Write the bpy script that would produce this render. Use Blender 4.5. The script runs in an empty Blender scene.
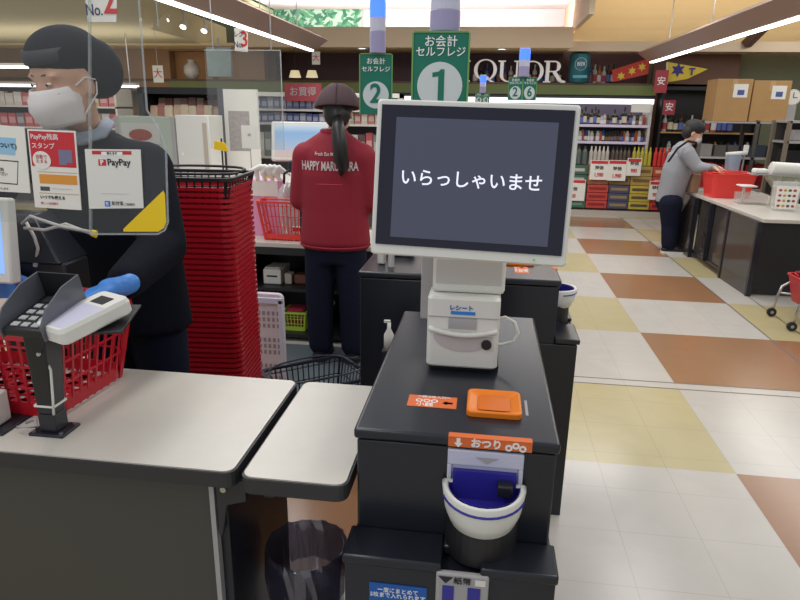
import bpy, bmesh, math, random
from mathutils import Vector, Matrix, Euler
R = math.radians
random.seed(7)
C = bpy.context.scene.collection
S = bpy.context.scene

# ------------------------------------------------------------------ camera, world, lights, exposure
YAW, PITCH, ROLL, HC, FPX = 0.13158, 0.29337, 0.01565, 1.47, 629.703
fw = Vector((-math.sin(YAW)*math.cos(PITCH), math.cos(YAW)*math.cos(PITCH), -math.sin(PITCH)))
rt = Vector((math.cos(YAW), math.sin(YAW), 0)); up = rt.cross(fw)
r2 = rt*math.cos(ROLL)+up*math.sin(ROLL); u2 = -rt*math.sin(ROLL)+up*math.cos(ROLL)
cd = bpy.data.cameras.new('camera'); cam = bpy.data.objects.new('camera', cd); C.objects.link(cam)
m3 = Matrix((r2, u2, -fw)).transposed()
cam.matrix_world = Matrix.Translation((0, 0, HC)) @ m3.to_4x4()
cd.sensor_width = 36; cd.lens = FPX/800*36; cd.clip_start = .05; cd.clip_end = 100
S.camera = cam
S.view_settings.view_transform = 'Standard'; S.view_settings.look = 'None'
S.view_settings.exposure = -0.22; S.view_settings.gamma = 1
w = bpy.data.worlds.new('world'); S.world = w; w.use_nodes = True
w.node_tree.nodes['Background'].inputs[0].default_value = (.93, .96, 1, 1)
w.node_tree.nodes['Background'].inputs[1].default_value = .62

def area(name, loc, sx, sy, power, col=(1, 1, 1), rot=(0, 0, 0)):
    l = bpy.data.lights.new(name, 'AREA'); l.shape = 'RECTANGLE'; l.size = sx; l.size_y = sy
    l.energy = power; l.color = col
    o = bpy.data.objects.new(name, l); C.objects.link(o); o.location = loc; o.rotation_euler = rot
    return o
# fluorescent rows of the shop ceiling
area('ceiling_lamp_row', (-1.2, 1.2, 2.9), .35, 5, 44, (1, .97, .95))
area('ceiling_lamp_row', (1.6, 3.2, 2.9), .5, 5, 60, (1, .96, .92))
area('ceiling_lamp_row', (-1.8, 5.0, 2.9), .4, 4, 46, (1, .96, .93))
area('ceiling_lamp_row', (.6, 7.0, 2.7), 2.5, .5, 52, (1, .96, .92))
area('ceiling_lamp_row', (4.0, 7.4, 2.9), .5, 4, 50, (1, .95, .9))
area('ceiling_lamp_row', (-5.5, 7.5, 2.3), 3, 3, 40, (1, .95, .88))

# upward fill lights, added above pendants and shelving to brighten the dark ceiling
area('added_ceiling_fill', (-2.19, 6.0, 2.345), .06, 3.6, 9, (1, .96, .9), (R(180), 0, 0))
area('added_ceiling_fill', (2.16, 7.0, 2.345), .06, 4.8, 9, (1, .93, .84), (R(180), 0, 0))
area('added_left_ceiling_fill', (-5.8, 8.0, 1.9), 3.4, 1.2, 16, (1, .95, .85), (R(180), 0, 0))

# ------------------------------------------------------------------ helpers
def lin(c): return c/12.92 if c <= .04045 else ((c+.055)/1.055)**2.4
def rgb(r, g=None, b=None):
    if g is None: g = b = r
    return (lin(r/255), lin(g/255), lin(b/255), 1)
def mat(name, col, rough=.5, metal=0, spec=.5, emit=0, ecol=None, noise=0, nscale=20, alpha=None, trans=0, bump=0):
    m = bpy.data.materials.new(name); m.use_nodes = True
    nt = m.node_tree; b = nt.nodes['Principled BSDF']
    b.inputs['Base Color'].default_value = col; b.inputs['Roughness'].default_value = rough
    b.inputs['Metallic'].default_value = metal; b.inputs['Specular IOR Level'].default_value = spec
    if trans: b.inputs['Transmission Weight'].default_value = trans
    if alpha is not None: b.inputs['Alpha'].default_value = alpha
    if emit:
        b.inputs['Emission Color'].default_value = ecol or col; b.inputs['Emission Strength'].default_value = emit
    if noise or bump:
        tc = nt.nodes.new('ShaderNodeTexCoord'); n = nt.nodes.new('ShaderNodeTexNoise'); n.inputs['Scale'].default_value = nscale
        n.inputs['Detail'].default_value = 4
        nt.links.new(tc.outputs['Object'], n.inputs['Vector'])
        if noise:
            mx = nt.nodes.new('ShaderNodeMix'); mx.data_type = 'RGBA'
            mx.inputs[6].default_value = tuple(max(0, c*(1-noise)) for c in col[:3])+(1,)
            mx.inputs[7].default_value = tuple(min(1, c*(1+noise)) for c in col[:3])+(1,)
            nt.links.new(n.outputs['Fac'], mx.inputs[0]); nt.links.new(mx.outputs[2], b.inputs['Base Color'])
        if bump:
            bp = nt.nodes.new('ShaderNodeBump'); bp.inputs['Strength'].default_value = bump; bp.inputs['Distance'].default_value = .01
            nt.links.new(n.outputs['Fac'], bp.inputs['Height']); nt.links.new(bp.outputs[0], b.inputs['Normal'])
    return m
def glassy(name, tint=(1, 1, 1, 1), refl=.12, haze=0.0, hcol=(1, 1, 1, 1), rough=.03):
    """thin clear plastic sheet: mostly transparent, some gloss, a little milky haze"""
    m = bpy.data.materials.new(name); m.use_nodes = True; nt = m.node_tree
    for n in list(nt.nodes):
        if n.type == 'BSDF_PRINCIPLED': nt.nodes.remove(n)
    out = [n for n in nt.nodes if n.type == 'OUTPUT_MATERIAL'][0]
    t = nt.nodes.new('ShaderNodeBsdfTransparent'); t.inputs[0].default_value = tint
    g = nt.nodes.new('ShaderNodeBsdfGlossy'); g.inputs['Roughness'].default_value = rough
    d = nt.nodes.new('ShaderNodeBsdfDiffuse'); d.inputs[0].default_value = hcol
    a = nt.nodes.new('ShaderNodeMixShader'); a.inputs[0].default_value = haze
    b = nt.nodes.new('ShaderNodeMixShader'); b.inputs[0].default_value = refl
    nt.links.new(t.outputs[0], a.inputs[1]); nt.links.new(d.outputs[0], a.inputs[2])
    nt.links.new(a.outputs[0], b.inputs[1]); nt.links.new(g.outputs[0], b.inputs[2])
    nt.links.new(b.outputs[0], out.inputs[0])
    return m

def tag(o, label=None, cat=None, group=None, kind=None):
    if label: o['label'] = label
    if cat: o['category'] = cat
    if group: o['group'] = group
    if kind: o['kind'] = kind
    return o
def thing(name, label, cat, loc=(0, 0, 0), rz=0, group=None):
    o = bpy.data.objects.new(name, None); C.objects.link(o); o.location = loc; o.rotation_euler = (0, 0, rz)
    o.empty_display_size = .05
    return tag(o, label, cat, group)
def wm(o):
    m = o.matrix_basis
    return wm(o.parent) @ m if o.parent else m
def copy_tree(o, parent=None):
    c = o.copy(); C.objects.link(c)
    if parent: c.parent = parent
    for ch in list(o.children): copy_tree(ch, c)
    return c
def link(name, me, parent=None, smooth=False, bevel=0, seg=2):
    o = bpy.data.objects.new(name, me); C.objects.link(o)
    if parent: o.parent = parent
    if smooth:
        for p in me.polygons: p.use_smooth = True
    if bevel:
        md = o.modifiers.new('bevel', 'BEVEL'); md.width = bevel; md.segments = seg; md.limit_method = 'ANGLE'; md.angle_limit = R(40)
        for p in me.polygons: p.use_smooth = True
        try: me.set_sharp_from_angle(angle=R(50))
        except Exception: pass
    return o
class MB:
    def __init__(s): s.b = bmesh.new(); s.mi = 0
    def _m(s, f):
        for x in f: x.material_index = s.mi
    def box(s, x0, x1, y0, y1, z0, z1, m=None):
        v = [s.b.verts.new((x, y, z)) for x in (x0, x1) for y in (y0, y1) for z in (z0, z1)]
        if m is not None:
            for q in v: q.co = m @ q.co
        s._m([s.b.faces.new([v[i] for i in f]) for f in ((0, 1, 3, 2), (4, 6, 7, 5), (0, 4, 5, 1), (2, 3, 7, 6), (0, 2, 6, 4), (1, 5, 7, 3))])
        return s
    def hexa(s, a, b):
        """8 corners: a = 4 bottom (ccw from above), b = 4 top"""
        v = [s.b.verts.new(p) for p in list(a)+list(b)]
        s._m([s.b.faces.new([v[i] for i in f]) for f in ((3, 2, 1, 0), (4, 5, 6, 7), (0, 1, 5, 4), (1, 2, 6, 5), (2, 3, 7, 6), (3, 0, 4, 7))])
        return s
    def bar(s, p, q, w_, h=None, ref=(0, 0, 1)):
        """rectangular bar from p to q"""
        p, q = Vector(p), Vector(q); h = h or w_
        d = (q-p).normalized(); ref = Vector(ref)
        if abs(d.dot(ref)) > .98: ref = Vector((1, 0, 0))
        a = d.cross(ref).normalized()*w_/2; b = a.cross(d).normalized()*h/2
        s.hexa([p-a-b, p+a-b, p+a+b, p-a+b], [q-a-b, q+a-b, q+a+b, q-a+b]); return s
    def cyl(s, p, q, r, r1=None, n=16, caps=True):
        return s.tube([p, q], [r, r if r1 is None else r1], n, caps)
    def tube(s, pts, rad, n=10, caps=True, sx=1, sy=1, ref=None, closed=False):
        pts = [Vector(p) for p in pts]
        if not hasattr(rad, '__len__'): rad = [rad]*len(pts)
        rings = []; prev = None
        N = len(pts)
        for i, p in enumerate(pts):
            if closed: d = pts[(i+1) % N]-pts[i-1]
            else: d = pts[min(i+1, N-1)]-pts[max(i-1, 0)]
            d = d.normalized() if d.length > 1e-9 else Vector((0, 0, 1))
            if prev is None:
                rf = Vector(ref) if ref else (Vector((0, 0, 1)) if abs(d.z) < .9 else Vector((1, 0, 0)))
                a = d.cross(rf).normalized()
            else:
                a = (prev-d*prev.dot(d)).normalized()
            prev = a; b = d.cross(a)
            r = rad[i]; rx, ry = (r if hasattr(r, '__len__') else (r, r))
            rings.append([s.b.verts.new(p+a*math.cos(2*math.pi*k/n)*rx*sx+b*math.sin(2*math.pi*k/n)*ry*sy) for k in range(n)])
        fs = []
        rr = list(zip(rings, rings[1:]))+([(rings[-1], rings[0])] if closed else [])
        for A, B in rr:
            for k in range(n): fs.append(s.b.faces.new([A[k], A[(k+1) % n], B[(k+1) % n], B[k]]))
        if caps and not closed:
            fs.append(s.b.faces.new(rings[0][::-1])); fs.append(s.b.faces.new(rings[-1]))
        s._m(fs); return s
    def capsule(s, p, q, r, r1=None, n=12):
        p, q = Vector(p), Vector(q); r1 = r if r1 is None else r1
        d = (q-p).normalized() if (q-p).length > 1e-6 else Vector((0, 0, 1))
        pts, rad = [], []
        for k in range(5):
            t = k/4*math.pi/2; pts.append(p-d*r*math.cos(t)); rad.append(max(r*math.sin(t), r*.03))
        for k in range(5):
            t = k/4*math.pi/2; pts.append(q+d*r1*math.sin(t)); rad.append(max(r1*math.cos(t), r1*.03))
        return s.tube(pts, rad, n)
    def ell(s, c, rx, ry, rz, rot=None, seg=20, rings=12):
        g = bmesh.ops.create_uvsphere(s.b, u_segments=seg, v_segments=rings, radius=1)['verts']
        m = Matrix.Translation(c) @ (rot.to_matrix().to_4x4() if rot else Matrix()) @ Matrix.Diagonal((rx, ry, rz, 1))
        fs = set()
        for v in g:
            v.co = m @ v.co; fs.update(v.link_faces)
        s._m(fs); return s
    def lathe(s, prof, n=24, c=(0, 0, 0), cap=False):
        rings = [[s.b.verts.new((c[0]+r*math.cos(2*math.pi*k/n), c[1]+r*math.sin(2*math.pi*k/n), c[2]+z)) for k in range(n)] for r, z in prof]
        fs = []
        for A, B in zip(rings, rings[1:]):
            for k in range(n): fs.append(s.b.faces.new([A[k], A[(k+1) % n], B[(k+1) % n], B[k]]))
        if cap: fs.append(s.b.faces.new(rings[0][::-1])); fs.append(s.b.faces.new(rings[-1]))
        s._m(fs); return s
    def prism(s, pts, t, m=None):
        """outline pts (x,z) extruded along +y from 0 to t; m places it"""
        a = [Vector((x, 0, z)) for x, z in pts]; b = [Vector((x, t, z)) for x, z in pts]
        if m is not None: a = [m @ p for p in a]; b = [m @ p for p in b]
        A = [s.b.verts.new(p) for p in a]; B = [s.b.verts.new(p) for p in b]; n = len(A)
        s._m([s.b.faces.new(A), s.b.faces.new(B[::-1])]+[s.b.faces.new([A[i], B[i], B[(i+1) % n], A[(i+1) % n]]) for i in range(n)])
        return s
    def loft(s, rings, caps=True):
        V = [[s.b.verts.new(p) for p in r] for r in rings]; fs = []
        for A, B in zip(V, V[1:]):
            n = len(A)
            for k in range(n): fs.append(s.b.faces.new([A[k], A[(k+1) % n], B[(k+1) % n], B[k]]))
        if caps: fs += [s.b.faces.new(V[0][::-1]), s.b.faces.new(V[-1])]
        s._m(fs); return s
    def mesh(s, name, mats, world=None):
        bmesh.ops.recalc_face_normals(s.b, faces=s.b.faces)
        me = bpy.data.meshes.new(name); s.b.to_mesh(me); s.b.free()
        for m in (mats if isinstance(mats, (list, tuple)) else [mats]): me.materials.append(m)
        if world is not None: me.transform(wm(world).inverted())
        return me
    def build(s, name, mats, parent=None, world=False, smooth=False, bevel=0, seg=2):
        me = s.mesh(name, mats, parent if (world and parent) else None)
        return link(name, me, parent, smooth, bevel, seg)
    def voxel(s, name, mats, parent=None, size=.01, it=4, fac=.5, world=False):
        """union of everything in the bmesh as one continuous smooth skin"""
        me = s.mesh(name, mats, parent if (world and parent) else None)
        o = bpy.data.objects.new(name, me); C.objects.link(o)
        md = o.modifiers.new('r', 'REMESH'); md.mode = 'VOXEL'; md.voxel_size = size
        if it: sm = o.modifiers.new('s', 'SMOOTH'); sm.factor = fac; sm.iterations = it
        dg = bpy.context.evaluated_depsgraph_get(); dg.update()
        ne = bpy.data.meshes.new_from_object(o.evaluated_get(dg)); o.modifiers.clear(); o.data = ne
        ne.name = name
        ne.materials.clear()
        for m in (mats if isinstance(mats, (list, tuple)) else [mats]): ne.materials.append(m)
        for p in ne.polygons: p.use_smooth = True; p.material_index = 0
        if parent: o.parent = parent
        return o
def rrect(w_, d, r, n=4):
    """rounded rectangle outline centred on 0"""
    p = []
    for cx, cy, a0 in ((w_/2-r, d/2-r, 0), (-w_/2+r, d/2-r, 90), (-w_/2+r, -d/2+r, 180), (w_/2-r, -d/2+r, 270)):
        for k in range(n+1):
            a = R(a0+90*k/n); p.append((cx+r*math.cos(a), cy+r*math.sin(a)))
    return p
def text(name, s, size, m, parent, loc, rot=(R(90), 0, 0), align='CENTER', depth=.0006, bold=0, sx=1.0, sy=1.0, world=False, spacing=1.0):
    cu = bpy.data.curves.new(name, 'FONT'); cu.body = s; cu.size = size; cu.align_x = align; cu.align_y = 'CENTER'
    cu.extrude = depth; cu.offset = bold; cu.resolution_u = 3; cu.space_character = spacing
    t = bpy.data.objects.new(name, cu); C.objects.link(t)
    dg = bpy.context.evaluated_depsgraph_get(); dg.update()
    me = bpy.data.meshes.new_from_object(t.evaluated_get(dg)); bpy.data.objects.remove(t)
    M_ = Matrix.Translation(loc) @ Euler(rot).to_matrix().to_4x4() @ Matrix.Diagonal((sx, sy, 1, 1))
    me.transform(M_)
    if world: me.transform(wm(parent).inverted())
    me.materials.clear(); me.materials.append(m); me.name = name
    return link(name, me, parent)
ONES = ['', 'first', 'second', 'third', 'fourth', 'fifth', 'sixth', 'seventh', 'eighth', 'ninth', 'tenth', 'eleventh', 'twelfth', 'thirteenth', 'fourteenth', 'fifteenth', 'sixteenth', 'seventeenth', 'eighteenth', 'nineteenth']
def nth(k):
    if k < 20: return ONES[k]
    t_ = ['', '', 'twent', 'thirt', 'fort', 'fift'][k//10]
    return t_+'ieth' if k % 10 == 0 else t_+'y-'+ONES[k % 10]
def which(lab, k, n_): return lab+', '+('leftmost' if k == 0 else 'rightmost' if k == n_-1 else nth(k+1)+' from left')
def struct(o): o['kind'] = 'structure'; return o

# ------------------------------------------------------------------ materials
K = {}
K['black'] = mat('satin_black_steel', rgb(31, 33, 42), .28, 0, .5, noise=.06, nscale=4)
K['blackp'] = mat('black_plastic', rgb(30, 30, 34), .45)
K['navyp'] = mat('navy_plastic', rgb(28, 34, 52), .35)
K['dark'] = mat('dark_grey_laminate', rgb(72, 70, 68), .38, noise=.12, nscale=2)
K['white'] = mat('white_plastic', rgb(226, 225, 218), .35)
K['offw'] = mat('offwhite_plastic', rgb(200, 196, 190), .4)
K['greyl'] = mat('pale_grey_plastic', rgb(168, 165, 165), .45)
K['lav'] = mat('lavender_white_plastic', rgb(200, 200, 220), .35)
K['blue'] = mat('deep_blue_plastic', rgb(50, 45, 150), .3)
K['orange'] = mat('orange_plastic', rgb(240, 130, 25), .4)
K['osticker'] = mat('orange_sticker', rgb(222, 108, 48), .5)
K['bsticker'] = mat('blue_sticker', rgb(20, 90, 175), .45)
K['ink'] = mat('black_ink', rgb(35, 35, 40), .6)
K['wink'] = mat('white_ink', rgb(240, 240, 238), .6)
K['rink'] = mat('red_ink', rgb(200, 45, 50), .6)
K['red'] = mat('red_basket_plastic', rgb(182, 22, 40), .33)
K['red2'] = mat('bright_red_plastic', rgb(225, 60, 55), .35)
K['maroon'] = mat('maroon_cloth', rgb(138, 20, 42), .75, noise=.08, nscale=8, bump=.1)
K['navy'] = mat('dark_navy_cloth', rgb(22, 25, 44), .9, 0, .2, noise=.15, nscale=30)
K['coat'] = mat('black_navy_coat', rgb(18, 20, 30), .9, 0, .15, noise=.12, nscale=40)
K['glove'] = mat('blue_nitrile_glove', rgb(70, 135, 215), .45, bump=.25, nscale=60, noise=.1)
K['skin'] = mat('skin', rgb(205, 160, 135), .55)
K['hair'] = mat('black_hair', rgb(26, 22, 24), .45, noise=.3, nscale=60)
K['capc'] = mat('dark_cap_cloth', rgb(24, 26, 34), .9, 0, .2)
K['brownc'] = mat('brown_cap_cloth', rgb(74, 54, 58), .85)
K['maskc'] = mat('white_mask_cloth', rgb(222, 216, 216), .85)
K['knit'] = mat('grey_knit', rgb(142, 144, 150), .9, noise=.08, nscale=60)
K['steel'] = mat('brushed_steel', rgb(190, 190, 190), .28, 1)
K['top'] = mat('speckled_white_worktop', rgb(198, 193, 183), .32, noise=.07, nscale=14)
K['edge'] = mat('black_rubber_edge', rgb(48, 47, 50), .5)
K['yellow'] = mat('yellow_sticker', rgb(242, 205, 20), .5)
K['paper'] = mat('white_paper', rgb(232, 230, 222), .7)
K['green'] = mat('green_sign', rgb(0, 112, 92), .45)
K['card'] = mat('cardboard', rgb(178, 140, 92), .8, noise=.06, nscale=10)
K['acry'] = glassy('clear_acrylic', (.955, .965, .96, 1), .035, .012, rgb(190, 195, 185))
K['acry2'] = glassy('clear_acrylic_thin', (.96, .97, .96, 1), .05, .03, rgb(200, 200, 195))
K['brass'] = mat('dark_wood_brown', rgb(92, 66, 52), .55, noise=.2, nscale=6)
K['wall'] = mat('cream_paint', rgb(206, 184, 142), .8)
K['wallg'] = mat('grey_green_paint', rgb(120, 122, 100), .8)
K['tubel'] = mat('lit_tube', (1, 1, 1, 1), .5, emit=7, ecol=(1, .97, .93, 1))
K['casel'] = mat('lit_case_header', (1, 1, 1, 1), .5, emit=1.2, ecol=(1, .95, 1, 1))
K['lampb'] = mat('brown_lamp_housing', rgb(168, 142, 130), .4, .3)
K['pale'] = mat('pale_carton', rgb(190, 180, 165), .6)

# ------------------------------------------------------------------ setting: floor
U, X0, Y0 = .86, 1.1263, 7.795
def tile_mat(name, col, noise=.08, gd=.84):
    m = bpy.data.materials.new(name); m.use_nodes = True; nt = m.node_tree; b = nt.nodes['Principled BSDF']
    b.inputs['Roughness'].default_value = .22; b.inputs['Specular IOR Level'].default_value = .55
    tc = nt.nodes.new('ShaderNodeTexCoord'); mp = nt.nodes.new('ShaderNodeMapping')
    mp.inputs['Location'].default_value = (-X0, -Y0, 0)
    br = nt.nodes.new('ShaderNodeTexBrick'); br.offset = 0; br.squash = 1
    br.inputs['Scale'].default_value = 1; br.inputs['Mortar Size'].default_value = .0022
    br.inputs['Mortar Smooth'].default_value = .5
    br.inputs['Brick Width'].default_value = U/3; br.inputs['Row Height'].default_value = U/3
    n = nt.nodes.new('ShaderNodeTexNoise'); n.inputs['Scale'].default_value = 3.5; n.inputs['Detail'].default_value = 6; n.inputs['Distortion'].default_value = 1.5
    r = nt.nodes.new('ShaderNodeMix'); r.data_type = 'RGBA'
    r.inputs[6].default_value = tuple(c*(1-noise) for c in col[:3])+(1,); r.inputs[7].default_value = tuple(min(1, c*(1+noise)) for c in col[:3])+(1,)
    nt.links.new(tc.outputs['Object'], mp.inputs[0]); nt.links.new(mp.outputs[0], br.inputs['Vector']); nt.links.new(tc.outputs['Object'], n.inputs['Vector'])
    nt.links.new(n.outputs['Fac'], r.inputs[0])
    nt.links.new(r.outputs[2], br.inputs['Color1']); nt.links.new(r.outputs[2], br.inputs['Color2'])
    br.inputs['Mortar'].default_value = tuple(c*gd for c in col[:3])+(1,)
    nt.links.new(br.outputs['Color'], b.inputs['Base Color'])
    return m
FW = tile_mat('white_marble_tile', rgb(192, 187, 179)); FY = tile_mat('yellow_marble_tile', rgb(186, 174, 132))
FB = tile_mat('terracotta_tile', rgb(150, 110, 78), .05, .9); FG = mat('dark_floor_joint', rgb(92, 88, 84), .5); FM = mat('grey_tile', rgb(205, 202, 200), .2, noise=.05)
def floor():
    b = bmesh.new(); j = .006
    A, B = X0+U, X0+1.3*U
    xs = [-9, -4, -.76, X0-1.5*U, X0-U-j, X0-U, X0, A, A+2*j, B, B+2*j, B+U, 9]
    xs = sorted(set(xs+[X0-2*U+.0]))
    sy0 = Y0-5*U; st = .11*U
    ys = [-1, sy0-st-3*U, sy0-st-2*U, sy0-st-U, sy0-st, sy0-st+2*j, sy0-2*j, sy0]+[sy0+k*U for k in range(1, 9)]+[12]
    for x0, x1 in zip(xs, xs[1:]):
        for y0, y1 in zip(ys, ys[1:]):
            xm, ym = (x0+x1)/2, (y0+y1)/2
            row = math.floor((ym-Y0)/U) if ym > sy0-.0001 else math.floor((ym+st-Y0)/U)
            odd = row % 2
            if (y1-y0) < .02 or (x1-x0) < .0125: m = 3
            elif x0 >= B+2*j-.001: m = 0 if odd else 1
            elif x0 >= A+2*j-.001: m = (2 if row == -5 else 0) if odd else 1
            elif x0 >= X0-.001: m = 2 if odd else 0
            elif x0 >= X0-U-.02: m = 0 if odd else 1
            elif x0 >= -.77: m = 2 if odd else 0
            else: m = 0 if odd else 1
            if (y1-y0) < .12 and m == 2 and ym < sy0: m = 0
            v = [b.verts.new(p) for p in ((x0, y0, 0), (x1, y0, 0), (x1, y1, 0), (x0, y1, 0))]
            b.faces.new(v).material_index = m
    bmesh.ops.remove_doubles(b, verts=b.verts, dist=.0005)
    me = bpy.data.meshes.new('floor'); b.to_mesh(me); b.free()
    for m in (FW, FY, FB, FG): me.materials.append(m)
    struct(link('floor', me))
floor()

# ------------------------------------------------------------------ setting: walls and ceilings
struct(MB().box(-9.5, 7, 11.3, 11.5, 0, 3.6).build('wall_back', K['wallg']))
# alcove of the liquor corner: back, ledge and green band
alc = mat('alcove_purple_brown', rgb(86, 62, 66), .7, noise=.15, nscale=3)
struct(MB().box(-5.2, 2.35, 10.6, 10.66, 1.86, 2.36).build('wall_alcove', alc))
struct(MB().box(-9, 4, 9.98, 11.2, 1.85, 1.885).build('trim_1', K['brass']))
gb = mat('olive_green_band', rgb(104, 116, 62), .5)
struct(MB().box(-5.05, 2.36, 9.95, 9.98, 1.72, 1.855).build('trim_2', gb, bevel=.004))
wb = mat('brown_wall_panel', rgb(118, 84, 66), .6, noise=.12, nscale=5)
struct(MB().box(2.36, 3.55, 10.3, 10.4, 0, 2.42).build('wall_right_panel', wb))
bw = mat('tan_wall_panel', rgb(150, 116, 84), .7, noise=.06, nscale=3)
def niche_wall():
    m = MB()
    xs = [(-9, -5.05), (-4.45, -4.35), (-3.9, -3.5)]
    for a, b_ in xs: m.box(a, b_, 10.0, 10.2, 1.7, 2.37)
    m.box(-9, -3.5, 10.5, 10.6, 0, 2.37); m.box(-5.05, -3.9, 10.0, 10.2, 2.3, 2.37)
    return m.build('wall_niches', bw)
struct(niche_wall())
struct(MB().box(3.55, 7, 10.5, 10.6, 0, 2.35).build('wall_right', K['wallg']))
struct(MB().box(5.6, 5.8, -1, 11.3, 0, 3.6).build('wall_side', K['wallg']))
cream = mat('cream_ceiling_paint', rgb(222, 196, 150), .8)
creamf = mat('tan_fascia_paint', rgb(222, 200, 172), .8)
lilac = mat('pale_lilac_ceiling_paint', rgb(214, 208, 212), .8)
# tan fascia in front of the cove recess, its soffit and the recess itself
struct(MB().box(-3.6, 1.06, 9.4, 9.46, 2.31, 2.575).build('trim_3', creamf))
struct(MB().box(-9, 1.06, 9.46, 10.9, 2.33, 2.37).build('ceiling_soffit', cream))
struct(MB().box(-3.6, 1.1, 11.0, 11.05, 2.3, 3.5).build('wall_cove', lilac))
struct(MB().box(-3.6, 1.12, 8.2, 11.05, 3.02, 3.06).build('ceiling_cove', lilac))
struct(MB().box(1.08, 1.14, 8.2, 11.05, 2.57, 3.06).build('trim_4', creamf))
# cream vault on the right with its lower ledge
struct(MB().box(1.06, 5.6, 9.9, 10.3, 2.31, 2.44).build('trim_5', creamf))
mb = MB(); n = 10
pr = [(10.75-.9*math.sin(k/n*math.pi/2)*1.0, 2.40+.95*(1-math.cos(k/n*math.pi/2))) for k in range(n+1)]
pr = [(10.9, 2.40)]+[(10.9-1.3*(1-math.cos(k/n*math.pi/2)), 2.40+.95*math.sin(k/n*math.pi/2)) for k in range(1, n+1)]
mb.loft([[(1.14, y, z), (5.6, y, z), (5.6, y+.06, z+.05), (1.14, y+.06, z+.05)] for y, z in pr]); struct(mb.build('ceiling_vault', cream, smooth=False))
struct(MB().bar((3.45, 9.9, 2.40), (3.95, 9.2, 3.2), .12, .1).build('trim_6', K['brass']))
# left: low cream ceiling slab with the stepped edge, and the higher ceiling beyond it
def slab(name, pts, z0, z1, m):
    b = MB(); b.loft([[(x, y, z) for x, y in pts] for z in (z0, z1)]); return struct(b.build(name, m))
slab('ceiling_left', [(-9, 5.0), (-3.3, 5.0), (-2.75, 5.7), (-4.12, 7.75), (-4.37, 10.7), (-9, 10.7)], 2.36, 2.72, mat('warm_cream_paint', rgb(196, 184, 150), .8))
struct(MB().box(-9, -3.62, 4.6, 10.9, 2.95, 3.0).build('ceiling_high', mat('pale_green_cream_paint', rgb(200, 200, 160), .8)))
# cove lighting (real strips that stand behind the fascia and the ledge)
area('cove_strip', (-1.2, 9.9, 2.62), 4.6, .25, 60, (1, .97, .98), (R(140), 0, 0))
area('cove_strip', (3.3, 10.05, 2.47), 4.2, .2, 22, (1, .92, .78), (R(155), 0, 0))
# leaf mural behind the cove
def leaf_mural():
    m = mat('mural_ground', rgb(176, 206, 186), .7, noise=.15, nscale=5)
    t = thing('leaf_mural', 'pale green mural of leafy branches high on the wall above the tan fascia', 'mural', (-3.1, 10.94, 2.72))
    MB().box(-1.0, .95, 0, .05, -.13, .6).build('panel', m, t)
    for ci, (c, nn) in enumerate(((rgb(92, 158, 118), 170), (rgb(60, 120, 96), 130))):
        b = MB()
        for k in range(nn):
            x = random.uniform(-.95, .9); z = random.uniform(-.1, .56); a = random.uniform(0, math.pi); l = random.uniform(.05, .1)
            ca, sa = math.cos(a), math.sin(a)
            pts = [(x+ca*u_*l-sa*v_*l, z+sa*u_*l+ca*v_*l) for u_, v_ in ((-1, 0), (-.4, .3), (.3, .3), (1, 0), (.3, -.3), (-.4, -.3))]
            b.prism(pts, .002, Matrix.Translation((0, -.004-.002*ci-random.random()*.0015, 0)))
        o = b.build('painted_leaves', mat('mural_leaf_%d' % ci, c, .7), t); o['kind'] = 'stuff'
leaf_mural()

# ------------------------------------------------------------------ long hanging lamps
def hang_lamp(x, y0, y1, z, label, side):
    t = thing('pendant_tube_lamp', label, 'lamp', (x, (y0+y1)/2, z), 0, None)
    L = (y1-y0)/2
    b = MB()   # trapezoid hood with a sloping flank
    b.loft([[(-.04, s*L, 0), (.04, s*L, 0), (.16*side+.05*(side > 0)-.0, s*L, .11), (.16*side-.07*(side > 0)+.0, s*L, .17), (-.04, s*L, .12)] if side > 0 else
            [(-.04, s*L, 0), (.04, s*L, 0), (.04, s*L, .12), (-.10, s*L, .17), (-.20, s*L, .11)] for s in (-1, 1)])
    b.build('housing', K['lampb'], t)
    MB().box(-.028, .028, -L+.02, L-.02, -.014, .002).build('tube', K['tubel'], t)
    for s in (-.6, .1, .7): MB().cyl((0, s*L, .14), (0, s*L, .8), .006, n=6).build('suspension_rod', K['steel'], t)
    return t
hang_lamp(-2.19, 4.0, 8.0, 2.15, 'long brown pendant tube lamp at upper left above the checkouts', 1)
hang_lamp(2.16, 4.3, 9.6, 2.15, 'long brown pendant tube lamp at upper right above the packing counter', -1)

def downlight(x, y, z, label):
    t = thing('downlight', label, 'downlight', (x, y, z), 0, None)
    MB().lathe([(.10, 0), (.10, -.012), (.075, -.012), (.06, .01)], 20).build('rim', K['offw'], t, smooth=True)
    MB().lathe([(.001, -.004), (.068, -.004), (.068, 0)], 20).build('bulb', mat('downlight_glow', (1, 1, 1, 1), emit=6), t)
downlight(-.02, 9.0, 3.015, 'round downlight in the pale recessed ceiling above the green number 1 sign')
downlight(.12, 9.75, 2.325, 'round downlight in the soffit just above the white U of the lettering')
downlight(-1.9, 9.7, 2.325, 'round downlight in the soffit between the two left hanging signs and the blue signal tower')

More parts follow.
